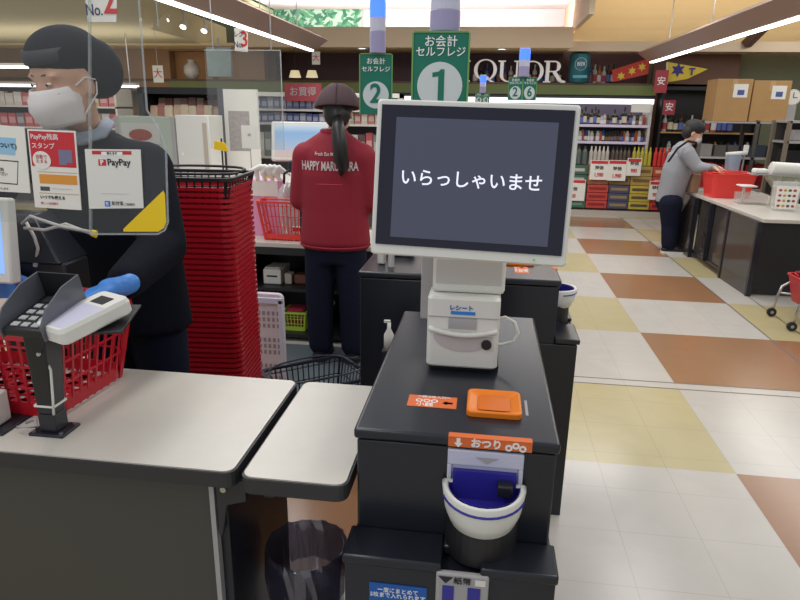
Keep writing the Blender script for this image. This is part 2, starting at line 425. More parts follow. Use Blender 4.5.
# ================================================================== self-checkout machines
SCR = mat('dark_lcd_screen', rgb(58, 62, 80), .12, spec=.9, emit=.10, ecol=rgb(96, 106, 150))
BEZ = mat('black_screen_bezel', rgb(22, 22, 44), .18)
WTX = mat('lit_screen_text', (1, 1, 1, 1), .5, emit=.6, ecol=rgb(215, 220, 250))
def screen_at(t, cy, text_on=True):
    """touch screen, local coordinates of the machine; cy = distance behind the body front"""
    tilt = R(-8); yaw = R(-2.2)
    M_ = Matrix.Translation((.002, cy, 1.334)) @ Euler((tilt, R(1.0), yaw)).to_matrix().to_4x4()
    W_, H_ = .386, .303
    b = MB(); b.loft([[M_ @ Vector((x, y, z)) for x, z in rrect(W_-q, H_-q, .007)] for y, q in ((-.022, .006), (-.018, 0), (.012, 0), (.03, .06))])
    mon = b.build('screen_housing', K['white'], t, bevel=0)
    MB().box(-W_/2+.010, W_/2-.010, -.0255, -.021, -H_/2+.021, H_/2-.011, M_).build('bezel', BEZ, mon)
    MB().box(-W_/2+.040, W_/2-.038, -.027, -.0245, -H_/2+.037, H_/2-.034, M_).build('display', SCR, mon)
    MB().box(.13, .134, -.024, -.0225, -H_/2+.008, -H_/2+.012, M_).build('power_light', mat('power_light', rgb(90, 140, 70), emit=.5, ecol=rgb(120, 190, 90)), mon)
    if text_on:
        o = text('greeting_text', 'いらっしゃいませ', .0345, WTX, mon, (0, 0, 0), (0, 0, 0), bold=.0003)
        o.data.transform(M_ @ Matrix.Translation((-.002, -.0275, .002)) @ Euler((R(90), 0, 0)).to_matrix().to_4x4())
    return mon

def sign_board(parent, num, cx, cy, zt, wd, ht, yaw):
    M_ = Matrix.Translation((cx, cy, zt-ht/2)) @ Matrix.Rotation(yaw, 4, 'Z')
    g = MB().box(-wd/2, wd/2, 0, .012, -ht/2, ht/2, M_).build('number_sign', [K['green']], parent, bevel=.001)
    e = MB().box(-wd/2-.004, -wd/2, -.002, .014, -ht/2, ht/2, M_).box(wd/2, wd/2+.004, -.002, .014, -ht/2, ht/2, M_).box(-wd/2, wd/2, -.002, .014, ht/2, ht/2+.004, M_)
    e.build('sign_frame', mat('clear_green_edge', rgb(110, 160, 90), .3), g)
    d = MB(); pts = [(wd*.42*math.cos(a*math.pi/18), wd*.42*math.sin(a*math.pi/18)-ht*.17) for a in range(36)]
    d.prism(pts, .001, M_ @ Matrix.Translation((0, -.0012, 0))); d.build('disc', mat('pale_sign_disc', rgb(205, 212, 214), .5), g)
    def tx(s, size, z, m, bold=.0, sx=1):
        o = text('sign_text', s, size, m, g, (0, 0, 0), (0, 0, 0), bold=bold, depth=.0004)
        o.data.transform(M_ @ Matrix.Translation((0, -.0022, z)) @ Euler((R(90), 0, 0)).to_matrix().to_4x4() @ Matrix.Diagonal((sx, 1, 1, 1)))
    tx('お会計', wd*.205, ht*.385, K['wink'], wd*.0015); tx('セルフレジ', wd*.185, ht*.255, K['wink'], wd*.0015)
    if num == '1':
        q = wd*.29; b_ = MB(); b_.prism([(x*q, z*q-ht*.17) for x, z in ((.05, 1.0), (.28, 1.0), (.28, -1.0), (-.10, -1.0), (-.10, .58), (-.48, .52), (-.48, .80), (-.10, .86))], .001, M_ @ Matrix.Translation((0, -.0024, 0)))
        b_.build('sign_numeral', K['green'], g)
    else: tx(num, wd*.82, -ht*.17+.002, K['green'], wd*.02, .95)
    return g

def tower(parent, x, y, z0, z1, r, lit):
    """stacked signal light: clear drum, pale drum, lit or unlit head"""
    base = MB().cyl((x, y, z0), (x, y, z0+(z1-z0)*.36), r, n=24).build('signal_column', mat('violet_grey_drum', rgb(160, 154, 190), .3), parent, bevel=.002)
    zm = z0+(z1-z0)*.36
    MB().cyl((x, y, zm), (x, y, zm+(z1-z0)*.22), r*.97, n=24).build('signal_drum', K['lav'], base)
    c = rgb(70, 120, 255)
    hm = mat('lit_blue_lens', rgb(60, 100, 240), .2, emit=1.6, ecol=c) if lit else mat('pale_unlit_lens', rgb(212, 212, 224), .2)
    MB().cyl((x, y, zm+(z1-z0)*.22), (x, y, z1-.008), r, n=24).build('lens', hm, base)
    MB().cyl((x, y, z1-.008), (x, y, z1), r*.92, n=24).build('cap', K['lav'], base)
    return base

def checkout(name, label, loc, rz, full=True):
    t = thing(name, label, 'checkout machine', loc, rz)
    # body: main cabinet, its lid, the stepped lower cabinet
    MB().box(-.178, .178, .004, .70, .02, .896).build('cabinet', K['black'], t, bevel=.004)
    MB().box(-.183, .183, -.002, .705, .899, .92).build('lid', K['black'], t, bevel=.006, seg=3)
    MB().box(-.186, .186, -.074, .50, .0, .690).build('lower_cabinet', K['black'], t, bevel=.003)
    lc = MB()
    lc.box(-.189, -.012, -.082, .004, .694, .713).box(.056, .189, -.082, .004, .694, .713).box(-.012, .056, -.03, .004, .694, .713)
    lc.build('ledge', K['black'], t, bevel=.004)
    if not full:
        MB().cyl((0, .58, .90), (0, .58, 1.5), .012, n=10).build('sign_pole', K['offw'], t)
        return t
    # note slot on the lower front
    ns = MB().box(-.020, .072, -.086, -.074, .52, .700).build('note_slot', K['greyl'], t, bevel=.004)
    MB().box(-.008, .012, -.0875, -.085, .60, .675).box(.036, .058, -.0875, -.085, .60, .675).build('slot_opening', K['blue'], ns)
    text('slot_text', '紙幣', .0155, K['ink'], ns, (.026, -.0875, .687))
    MB().prism([(.052, -.006), (.07, -.006), (.07, .006), (.052, .006)], .0005, Matrix.Translation((-.004, -.0872, .687))).build('note_mark', K['white'], ns)
    MB().prism([(-.016, .007), (.010, .007), (-.003, -.007)], .0005, Matrix.Translation((0, -.0872, .687))).build('arrow_mark', K['ink'], ns)
    bs = MB().box(-.140, -.036, -.0758, -.0738, .585, .655).build('blue_sticker', K['bsticker'], t)
    text('sticker_text', '一度にまとめて\n5枚まで入れられます', .0112, K['wink'], bs, (-.088, -.0764, .636), sx=.95)
    # change cup recess on the body front
    rc = MB()
    rc.box(-.012, .122, -.004, .006, .865, .895); rc.box(-.012, -.004, -.004, .006, .80, .865); rc.box(.114, .122, -.004, .006, .80, .865)
    rc.box(-.004, .114, .002, .006, .80, .865)
    rec = rc.build('cup_recess', K['lav'], t, bevel=.002)
    MB().prism([(.038, .884), (.078, .884), (.058, .872)], .001, Matrix.Translation((0, -.0052, 0))).build('arrow_mark', K['greyl'], rec)
    # cup: D shaped bowl with an inner blue dish
    def dring(z, rx, ry, yb):
        return [(.055+rx*math.cos(R(a)), (yb+ry*math.sin(R(a))), z) for a in range(180, 361, 12)]
    cup = MB()
    cup.loft([dring(.760, .045, .05, -.004), dring(.766, .060, .068, -.004), dring(.79, .069, .079, -.004), dring(.833, .075, .087, -.004), dring(.838, .070, .082, -.006), dring(.83, .063, .073, -.006)], caps=False)
    c_ = cup.build('change_cup', K['white'], t, smooth=True)
    d = MB(); d.loft([dring(.834, .064, .074, -.0045), dring(.80, .055, .060, -.0045)], caps=False); d.loft([dring(.80, .055, .06, -.0045), dring(.798, .055, .06, -.0045)]); d.build('dish', K['blue'], c_)
    MB().box(-.001, .111, -.0075, .002, .80, .856).build('dish_back', K['blue'], c_)
    s_ = MB(); s_.tube([(.055+.0745*math.cos(R(a)), -.004+.0855*math.sin(R(a)), .820) for a in range(200, 341, 10)], .0022, 6); s_.build('blue_line', K['blue'], c_)
    MB().box(.078, .105, -.03, -.0078, .822, .845).build('coin_gate', K['blackp'], c_, bevel=.003)
    MB().loft([[(.055+.066*math.cos(R(a)), .004+.07*math.sin(R(a)), z) for a in range(180, 361, 12)] for z in (.70, .775)]).build('cup_pedestal', K['blackp'], t)
    # orange labels and coin tray on the lid
    o1 = MB().box(-.100, -.004, .104, .154, .9195, .9208).build('coin_sticker', K['osticker'], t)
    text('sticker_text', '小銭', .017, K['wink'], o1, (-.066, .1125, .9212), (0, 0, 0), bold=.0001)
    text('sticker_text', '小銭は投入口へ', .0095, K['wink'], o1, (-.050, .1475, .9212), (0, 0, 0))
    AR = [(-.011, 0), (-.001, .009), (-.001, .004), (.010, .004), (.010, -.004), (-.001, -.004), (-.001, -.009)]
    MB().prism(AR, .0006, Matrix.Translation((-.022, .126, .9208)) @ Matrix.Rotation(R(-90), 4, 'X')).build('arrow_mark', K['wink'], o1)
    for k in range(3):
        rr_ = MB(); rr_.lathe([(.0045, 0), (.007, 0), (.007, .0006), (.0045, .0006), (.0045, 0)], 16, (-.078+k*.015, .131, .9206)); rr_.build('coin_mark', K['wink'], o1)
    tr = MB(); n = 4
    def rr(w_, d_, r_, z, dy=0): return [(.068+x, .130+dy+y, z) for x, y in rrect(w_, d_, r_)]
    tr.loft([rr(.104, .104, .012, .919), rr(.104, .104, .012, .931), rr(.096, .096, .01, .932), rr(.074, .074, .012, .9245), rr(.034, .045, .008, .9205, .012), rr(.03, .04, .006, .9203, .012)])
    ct_ = tr.build('coin_tray', K['orange'], t, bevel=.002)
    MB().loft([[(.068+x, .134+y, z) for x, y in rrect(w_, d_, .008)] for z, w_, d_ in ((.9252, .062, .066), (.9256, .060, .064))]).build('tray_hollow_shade', mat('shaded_orange_plastic', rgb(222, 112, 20), .45), ct_)  # flat sheet; its darker orange stands in for shade inside the funnel
    MB().box(.128, .133, .10, .165, .9195, .9206).build('white_tag', K['greyl'], t)
    o2 = MB().box(-.012, .134, -.0035, -.0018, .901, .919).box(-.012, .134, -.0035, .012, .9195, .9206).build('change_sticker', K['osticker'], t)
    text('sticker_text', 'おつり', .0185, K['wink'], o2, (.055, -.0038, .910), bold=.0006)
    MB().prism([(.85*z, .85*x) for x, z in AR], .0006, Matrix.Translation((.006, -.0040, .910))).build('arrow_mark', K['wink'], o2)
    for k, (dx, dz) in enumerate(((.094, -.003), (.106, .002), (.118, -.003))):
        rr_ = MB(); rr_.lathe([(.003, 0), (.0065, 0), (.0065, .0006), (.003, .0006), (.003, 0)], 14)
        me = rr_.mesh('coin_mark', K['wink']); me.transform(Matrix.Translation((dx, -.0038, .910+dz)) @ Matrix.Rotation(R(90), 4, 'X')); link('coin_mark', me, o2)
    # receipt printer column under the screen
    rp = MB(); rp.loft([[(x-.003, .395+y, z) for x, y in rrect(.155-q, .185-q, .012)] for z, q in ((.932, .006), (.936, 0), (1.086, 0), (1.092, .01))])
    pr_ = rp.build('receipt_printer', K['white'], t, bevel=0)
    for p in pr_.data.polygons: p.use_smooth = False
    MB().box(-.079, .073, .3005, .303, 1.047, 1.0485).build('seam', K['greyl'], pr_)
    MB().box(-.034, .026, .3, .304, 1.022, 1.046).build('paper_slot', K['steel'], pr_)
    b_ = MB(); b_.tube([(-.076+.146*k/12, .3015-.006*math.sin(math.pi*k/12), 1.020-.010*math.sin(math.pi*k/12)) for k in range(13)], .006, 8); b_.build('front_lip', K['white'], pr_, smooth=True)
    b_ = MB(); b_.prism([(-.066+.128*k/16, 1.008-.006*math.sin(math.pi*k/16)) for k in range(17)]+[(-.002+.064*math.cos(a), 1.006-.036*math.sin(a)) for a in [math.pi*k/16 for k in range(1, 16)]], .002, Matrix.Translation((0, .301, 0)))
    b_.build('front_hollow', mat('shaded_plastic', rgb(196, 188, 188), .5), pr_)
    MB().cyl((.049, .296, .990), (.049, .304, .990), .011, n=20).build('lock', K['blackp'], pr_)
    text('printer_text', 'レシート', .013, K['bsticker'], pr_, (-.008, .3012, 1.068), bold=.0003)
    MB().box(-.030, .022, .3005, .303, 1.054, 1.061).build('blue_mark', mat('blue_mark', rgb(40, 130, 220), .5), pr_)
    MB().box(-.074, .078, .322, .5, .9195, .933).build('printer_foot', K['blackp'], t)
    up_ = MB(); up_.loft([[(.004+x, .40+y, z) for x, y in rrect(.156-q, .13-q, .012)] for z, q in ((1.094, .004), (1.10, 0), (1.20, 0))])
    un = up_.build('screen_neck', K['white'], t)
    b_ = MB(); b_.box(-.066, .074, .333, .336, 1.112, 1.165); b_.build('neck_panel', K['offw'], un, bevel=.004)
    MB().box(-.104, -.070, .37, .50, 1.01, 1.20).build('back_panel', K['greyl'], t, bevel=.003)
    moved = [pr_, un, [c_2 for c_2 in t.children if c_2.name.startswith('printer_foot')][0]]
    for q_ in moved: q_.location.y -= .02
    # white cable looping beside the printer
    cb = MB(); cb.tube([(.072, .40, 1.01), (.09, .395, 1.018), (.112, .39, 1.008), (.122, .385, .985), (.112, .38, .965), (.085, .38, .955), (.07, .385, .955)], .0035, 8)
    cb.build('cable', K['white'], t, smooth=True)
    MB().cyl((-.09, .60, .90), (-.09, .60, 1.5), .012, n=10).build('sign_pole', K['offw'], t)
    return t

m1 = checkout('self_checkout', 'black self-checkout machine with a greeting on its screen, nearest to the camera', (-.030, 1.0, 0), 0)
screen_at(m1, .265)
sp = [c for c in m1.children if c.name.startswith('sign_pole')][0]
sign_board(sp, '1', -.092, .58, 1.643, .128, .175, 0)
tower(sp, -.087, .62, 1.648, 1.78, .036, False)
m2 = checkout('self_checkout', 'black self-checkout machine behind the nearest one, turned to the aisle on the right', (.272, 2.31, 0), R(90))
screen_at(m2, .265, False)
sp2 = [c for c in m2.children if c.name.startswith('sign_pole')][0]
g = sign_board(sp2, '2', 0, 0, 1.648, .106, .195, 0)
# its sign faces the entrance, so the board is turned back towards the camera side
for o in [g]: o.location = (-.06, .665, 0); o.rotation_euler = (0, 0, R(-90+8))
tower(sp2, -.055, .66, 1.652, 1.845, .027, True)
# two further machines down the row, their number boards in pairs that meet at an angle
for nm, loc, lab, zt, ht, z1, r_ in (('5', (-.37, 4.55, 0), 'farther self-checkout whose blue light and paired green boards show over the big screen', 1.69, .145, 1.875, .036),
                            ('6', (-.66, 6.4, 0), 'farthest self-checkout machine, its tiny blue light and board left of the paired boards', 1.63, .09, 1.80, .03)):
    mm = checkout('self_checkout', lab, loc, R(-90), False)
    q = [c for c in mm.children if c.name.startswith('sign_pole')][0]
    wd = .10 if nm == '5' else .07
    for s_, n2 in ((-1, '2'), (1, '6')):
        g = sign_board(q, n2 if nm == '5' else '4', 0, 0, zt, wd, ht, 0)
        # local frame is turned by -90 degrees, so the boards are turned back to face the entrance
        g.location = (-.02, .58+s_*wd*.47, 0); g.rotation_euler = (0, 0, R(90+s_*28))
    tower(q, 0, .58, zt+.004, z1, r_, True)

# ================================================================== register counter and bagging table
def slab_top(name, x0, x1, y0, y1, zt, parent):
    b = MB(); cx, cy = (x0+x1)/2, (y0+y1)/2
    b.loft([[(cx+x, cy+y, z) for x, y in rrect(x1-x0, y1-y0, .022)] for z in (zt-.034, zt-.003)])
    e = b.build(name+'_edge', K['edge'], parent, world=True)
    b = MB(); b.loft([[(cx+x, cy+y, z) for x, y in rrect(x1-x0-.008, y1-y0-.008, .019)] for z in (zt-.003, zt)])
    b.build(name, K['top'], parent, world=True)
t = thing('register_counter', 'long register counter with white worktop, black edge and dark grey front at lower left', 'counter', (-1.1, 1.19, 0), R(-1.8))
slab_top('worktop', -2.1, -.437, .975, 1.40, .82, t)
MB().box(-2.08, -.502, 1.015, 1.05, .0, .786).build('front_panel', K['dark'], t, world=True, bevel=.003)
MB().box(-.502, -.492, 1.005, 1.06, .0, .786).build('corner_trim', K['greyl'], t, world=True)
MB().box(-.492, -.472, 1.02, 1.38, .0, .786).build('end_panel', K['black'], t, world=True, bevel=.003)
b = MB(); b.prism([(-.485, .786), (-.425, .786), (-.425, .742), (-.465, .73), (-.478, .66), (-.485, .66)], .012, Matrix.Translation((0, 1.0, 0)))
br_ = b.build('bracket', K['edge'], t, world=True, bevel=.002)
MB().cyl((-.468, 1.0, .768), (-.468, .994, .768), .006, n=12).build('screw', K['steel'], br_, world=True)
t = thing('bagging_table', 'small white table leaf with black edge bridging the counter and the nearest machine', 'table', (-.32, 1.18, 0))
slab_top('table_top', -.422, -.220, .965, 1.40, .82, t)
MB().hexa([(-.42, 1.08, .70), (-.40, 1.08, .70), (-.40, 1.11, .70), (-.42, 1.11, .70)], [(-.42, 1.08, .784), (-.36, 1.08, .784), (-.36, 1.11, .784), (-.42, 1.11, .784)]).build('bracket', K['edge'], t, world=True)

# waste bin with its bag
t = thing('waste_bin', 'tall clear plastic waste bin with a dark bag under the small table', 'bin', (-.366, 1.185, 0))
b = MB(); b.lathe([(.070, .0), (.074, .002), (.090, .50), (.093, .50), (.093, .508), (.086, .508)], 32); b.build('bin_wall', glassy('smoky_clear_plastic', (.72, .73, .75, 1), .10, .06), t, smooth=True)
b = MB(); g = []
for z, r_ in ((.03, .055), (.12, .065), (.25, .072), (.40, .079), (.49, .084), (.514, .092), (.50, .0965), (.44, .0955), (.40, .094)):
    g.append([(math.cos(2*math.pi*k/48)*(r_+random.uniform(-.004, .002)), math.sin(2*math.pi*k/48)*(r_+random.uniform(-.004, .002)), z+random.uniform(-.005, .005)) for k in range(48)])
b.loft(g, caps=False); b.build('bin_liner', glassy('wrinkled_clear_bag', (.60, .60, .70, 1), .16, .30, rgb(70, 64, 90), rough=.25), t, smooth=False)
b = MB()
for k in range(34):
    a, r_ = random.uniform(0, 6.28), random.uniform(0, .04); s_ = random.uniform(.012, .026)
    M_ = Matrix.Translation((r_*math.cos(a), r_*math.sin(a), random.uniform(.04, .39))) @ Euler((random.random()*3, random.random()*3, 0)).to_matrix().to_4x4()
    b.mi = (1 if k % 5 == 0 else 0) if k % 3 else 2
    b.box(-s_, s_, -s_*.7, s_*.7, -s_*.5, s_*.5, M_)
o = b.build('rubbish', [mat('dark_rubbish', rgb(46, 44, 62), .6), K['greyl'], mat('violet_rubbish', rgb(64, 54, 110), .5)], t); o['kind'] = 'stuff'

# ================================================================== shopping baskets
def basket_body(W_, D_, H_, m, tw=.82, lattice=True, parent=None, nx=15, ny=10, name='basket_body'):
    b = MB(); w2, d2 = W_*tw, D_*tw
    def at_(s, u_, z):   # a point on the tapered wall: side s, position -1..1, height
        f = z/H_; ww, dd = (w2+(W_-w2)*f)/2, (d2+(D_-d2)*f)/2
        return {0: (u_*ww*.94, -dd, z), 1: (ww, u_*dd*.92, z), 2: (u_*ww*.94, dd, z), 3: (-ww, u_*dd*.92, z)}[s]
    def ring(z, t_, h_):
        f = z/H_; ww, dd = (w2+(W_-w2)*f), (d2+(D_-d2)*f)
        o_, i_ = rrect(ww+t_, dd+t_, .04*min(1, W_/.3)), rrect(ww-t_, dd-t_, .035*min(1, W_/.3))
        A = [[(x, y, z-h_/2) for x, y in o_], [(x, y, z+h_/2) for x, y in o_], [(x, y, z+h_/2) for x, y in i_], [(x, y, z-h_/2) for x, y in i_], [(x, y, z-h_/2) for x, y in o_]]
        b.loft(A, caps=False)
    ring(H_-.006, .016, .012); ring(H_-.03, .004, .004)
    if lattice:
        ring(H_*.62, .004, .004); ring(H_*.36, .004, .004); ring(H_*.1, .005, .03)
        for s, n_ in ((0, nx), (2, nx), (1, ny), (3, ny)):
            for k in range(n_):
                u_ = -1+2*k/(n_-1); b.bar(at_(s, u_, 0), at_(s, u_, H_-.01), .006 if abs(u_) < .99 else .012, .003, ref=(0, 1, 0) if s in (0, 2) else (1, 0, 0))
        for x0 in range(8): b.box(-w2/2+.01+x0*(w2-.02)/8, -w2/2+.01+x0*(w2-.02)/8+(w2-.02)/16, -d2/2+.01, d2/2-.01, 0, .004)
        for y0 in range(6): b.box(-w2/2+.01, w2/2-.01, -d2/2+.01+y0*(d2-.02)/6, -d2/2+.01+y0*(d2-.02)/6+(d2-.02)/12, 0, .004)
    else:
        o_ = rrect(w2, d2, .03); p_ = rrect(W_, D_, .04)
        b.loft([[(x, y, 0) for x, y in o_], [(x, y, H_-.01) for x, y in p_]], caps=False)
        b.box(-w2/2+.01, w2/2-.01, -d2/2+.01, d2/2-.01, 0, .003)
    return b.build(name, m, parent)
def handle(b, W_, D_, z, r_, up_deg, side, m, parent):
    """U shaped handle hinged on the long axis ends"""
    h = D_*.46; a = R(up_deg); pts = []
    for k in range(13):
        t_ = k/12*math.pi; x = -math.cos(t_)*W_*.47; q = math.sin(t_)**.5*h if 0 < k < 12 else 0
        pts.append((x, side*(.02+q*math.cos(a)), z+q*math.sin(a)))
    o = MB().tube(pts, r_, 8).build('handle', m, parent, smooth=True); return o
def basket(name, label, loc, rz, m, W_=.43, D_=.31, H_=.21, group=None, lattice=True, hm=None, up=(4, 4)):
    t = thing(name, label, 'basket', loc, rz, group)
    basket_body(W_, D_, H_, m, lattice=lattice, parent=t)
    for s, u_ in ((-1, up[0]), (1, up[1])): handle(None, W_, D_, H_+.006, .005, u_, s, hm or m, t)
    return t
basket('shopping_basket', 'red lattice shopping basket on the white worktop beneath the card terminals', (-1.062, 1.245, .8205), R(-4), K['red'], .43, .29, .20, up=(2, 2))
basket('shopping_basket', 'red lattice shopping basket on the counter left of the maroon-jacketed worker', (-1.215, 3.93, .662), R(-3), K['red2'], .40, .30, .25)
basket('shopping_basket', 'dark navy shopping basket standing on the floor behind the white worktop', (-.765, 2.72, 0), R(38), K['navyp'], .44, .33, .25, up=(14, 3))
# tall nested stack: every basket is an object
proto = thing('stacked_basket', 'red basket nested in the tall stack beside the cashier', 'basket', (-1.12, 2.29, 0), R(5), 'nested red baskets of the tall stack')
pb = basket_body(.415, .30, .19, [K['red']], lattice=False, parent=proto)
n_st = 49
for k in range(n_st):
    o = proto if k == 0 else copy_tree(proto)
    o.location = (-1.125+random.uniform(-.0015, .0015), 2.29+random.uniform(-.0015, .0015), .02+k*.0205); o.rotation_euler.z = R(5+random.uniform(-.4, .4))
    o['label'] = 'red nested basket in the tall stack, '+('topmost, just under the black basket' if k == n_st-1 else 'lowest, on the floor board' if k == 0 else nth(n_st-k)+' from the top')
# plain dolly under the stack
t = tag(MB().box(-.19, .19, -.13, .13, 0, .018).build('basket_dolly', K['blackp'], bevel=.004), 'low black board on the floor under the tall basket stack', 'dolly'); t.location = (-1.125, 2.29, 0)
basket('shopping_basket', 'black shopping basket lying on top of the tall red stack', (-1.125, 2.29, .02+n_st*.0205-.001), R(5), K['blackp'], .43, .32, .205, up=(3, 3))

def at(px, py, Y=None, z=None):
    """the point of the shop seen at a pixel of the photograph, at distance Y into the shop or at height z"""
    d = fw + r2*(px-400)/FPX - u2*(py-300)/FPX
    t_ = Y/d.y if Y is not None else (z-HC)/d.z
    return Vector((0, 0, HC)) + d*t_

# ================================================================== people
def head_geo(b, M_):
    def E_(c, rx, ry, rz): b.ell(M_ @ Vector(c), rx, ry, rz, M_.to_3x3().to_quaternion().to_euler())
    E_((0, .012, .035), .074, .092, .090); E_((0, -.018, -.03), .062, .068, .078); E_((0, -.040, -.078), .036, .034, .028)
    E_((0, -.079, -.008), .010, .012, .020); E_((0, -.086, -.024), .013, .011, .010)
    for s in (-1, 1):
        E_((s*.074, .012, -.012), .008, .018, .030); E_((s*.035, -.066, -.022), .022, .02, .018); E_((s*.032, -.064, .028), .026, .014, .009)
    E_((0, -.078, -.058), .024, .012, .006); E_((0, -.076, -.068), .020, .012, .006)
def face_parts(t, M_, closed=False):
    for s in (-1, 1):
        e = MB(); e.ell(M_ @ Vector((s*.031, -.0765, .010)), .012, .0045, .0032, M_.to_3x3().to_quaternion().to_euler(), 12, 8)
        ey = e.build('eye', mat('eye_white', rgb(225, 220, 215), .3), t, world=True, smooth=True)
        MB().ell(M_ @ Vector((s*.031-.002, -.0800, .0085)), .0046, .0020, .0042, None, 10, 6).build('iris', K['hair'], ey, world=True)
        b = MB(); b.tube([M_ @ Vector((s*(.016+.009*k), -.0795+.0016*k*k, .031+.002*math.sin(k))) for k in range(4)], [.0012, .002, .0018, .001], 6)
        b.build('eyebrow', K['hair'], t, world=True)
def hand_geo(b, wrist, d, nrm, side, curl=25, scale=1.0, spread=5, rr_=1.0):
    """five fingered hand: d points along the palm, nrm out of the palm, side=+1/-1 puts the thumb"""
    d = Vector(d).normalized(); nrm = Vector(nrm); nrm = (nrm-d*nrm.dot(d)).normalized(); sx_ = d.cross(nrm)*side
    wv = Vector(wrist); s = scale
    b.capsule(wv-d*.02*s, wv+d*.03*s, .024*s*rr_, .026*s*rr_)
    for k in range(4):
        o = sx_*(.030-.020*k)*s
        b.capsule(wv+o*.6+d*.02*s, wv+o+d*.085*s, .015*s*rr_, .0115*s*rr_)
    for k, (L_, r_) in enumerate(((.072, .0092), (.080, .0095), (.074, .0090), (.058, .0080))):
        p = wv+sx_*(.031-.0205*k)*s+d*.088*s; a = 0; dirn = (d+sx_*math.tan(R(spread*(1.5-k)))).normalized()
        for j, f in enumerate((.45, .32, .23)):
            a += R(curl*(1.0 if j else .7)+3*k)
            v = dirn*math.cos(a)+nrm*math.sin(a); q = p+v*L_*f*s
            b.capsule(p, q, r_*s*rr_*(1-.08*j), r_*s*rr_*(.95-.08*j), 8); p = q
    p = wv+sx_*.022*s+d*.02*s
    for L_, dv in ((.045, d*.55+sx_*.8+nrm*.25), (.032, d*.8+sx_*.45+nrm*.35), (.026, d*.95+sx_*.1+nrm*.4)):
        q = p+Vector(dv).normalized()*L_*s; b.capsule(p, q, .0125*s*rr_, .0105*s*rr_, 8); p = q
def limb(b, pts, rad, n=14):
    for (p, q), (r0_, r1_) in zip(zip(pts, pts[1:]), zip(rad, rad[1:])): b.capsule(p, q, r0_, r1_, n)
def shoe(t, p, yaw, m, sole):
    M_ = Matrix.Translation((p[0], p[1], 0)) @ Matrix.Rotation(yaw, 4, 'Z')
    b = MB(); b.loft([[M_ @ Vector((x*w_, y0+y*1.0, z)) for x, y in rrect(.092, .25, .044, 5)] for z, w_, y0 in ((.018, 1, -.05), (.035, 1, -.05), (.055, .86, -.045))])
    b.loft([[M_ @ Vector((x, -.005+y, z)) for x, y in rrect(.07, .13, .034, 5)] for z in (.045, .085)])
    o = b.build('shoe', m, t, world=True, bevel=.012, seg=3)
    b = MB(); b.loft([[M_ @ Vector((x, -.05+y, z)) for x, y in rrect(.098, .256, .047, 5)] for z in (.0, .02)]); b.build('sole', sole, o, world=True)

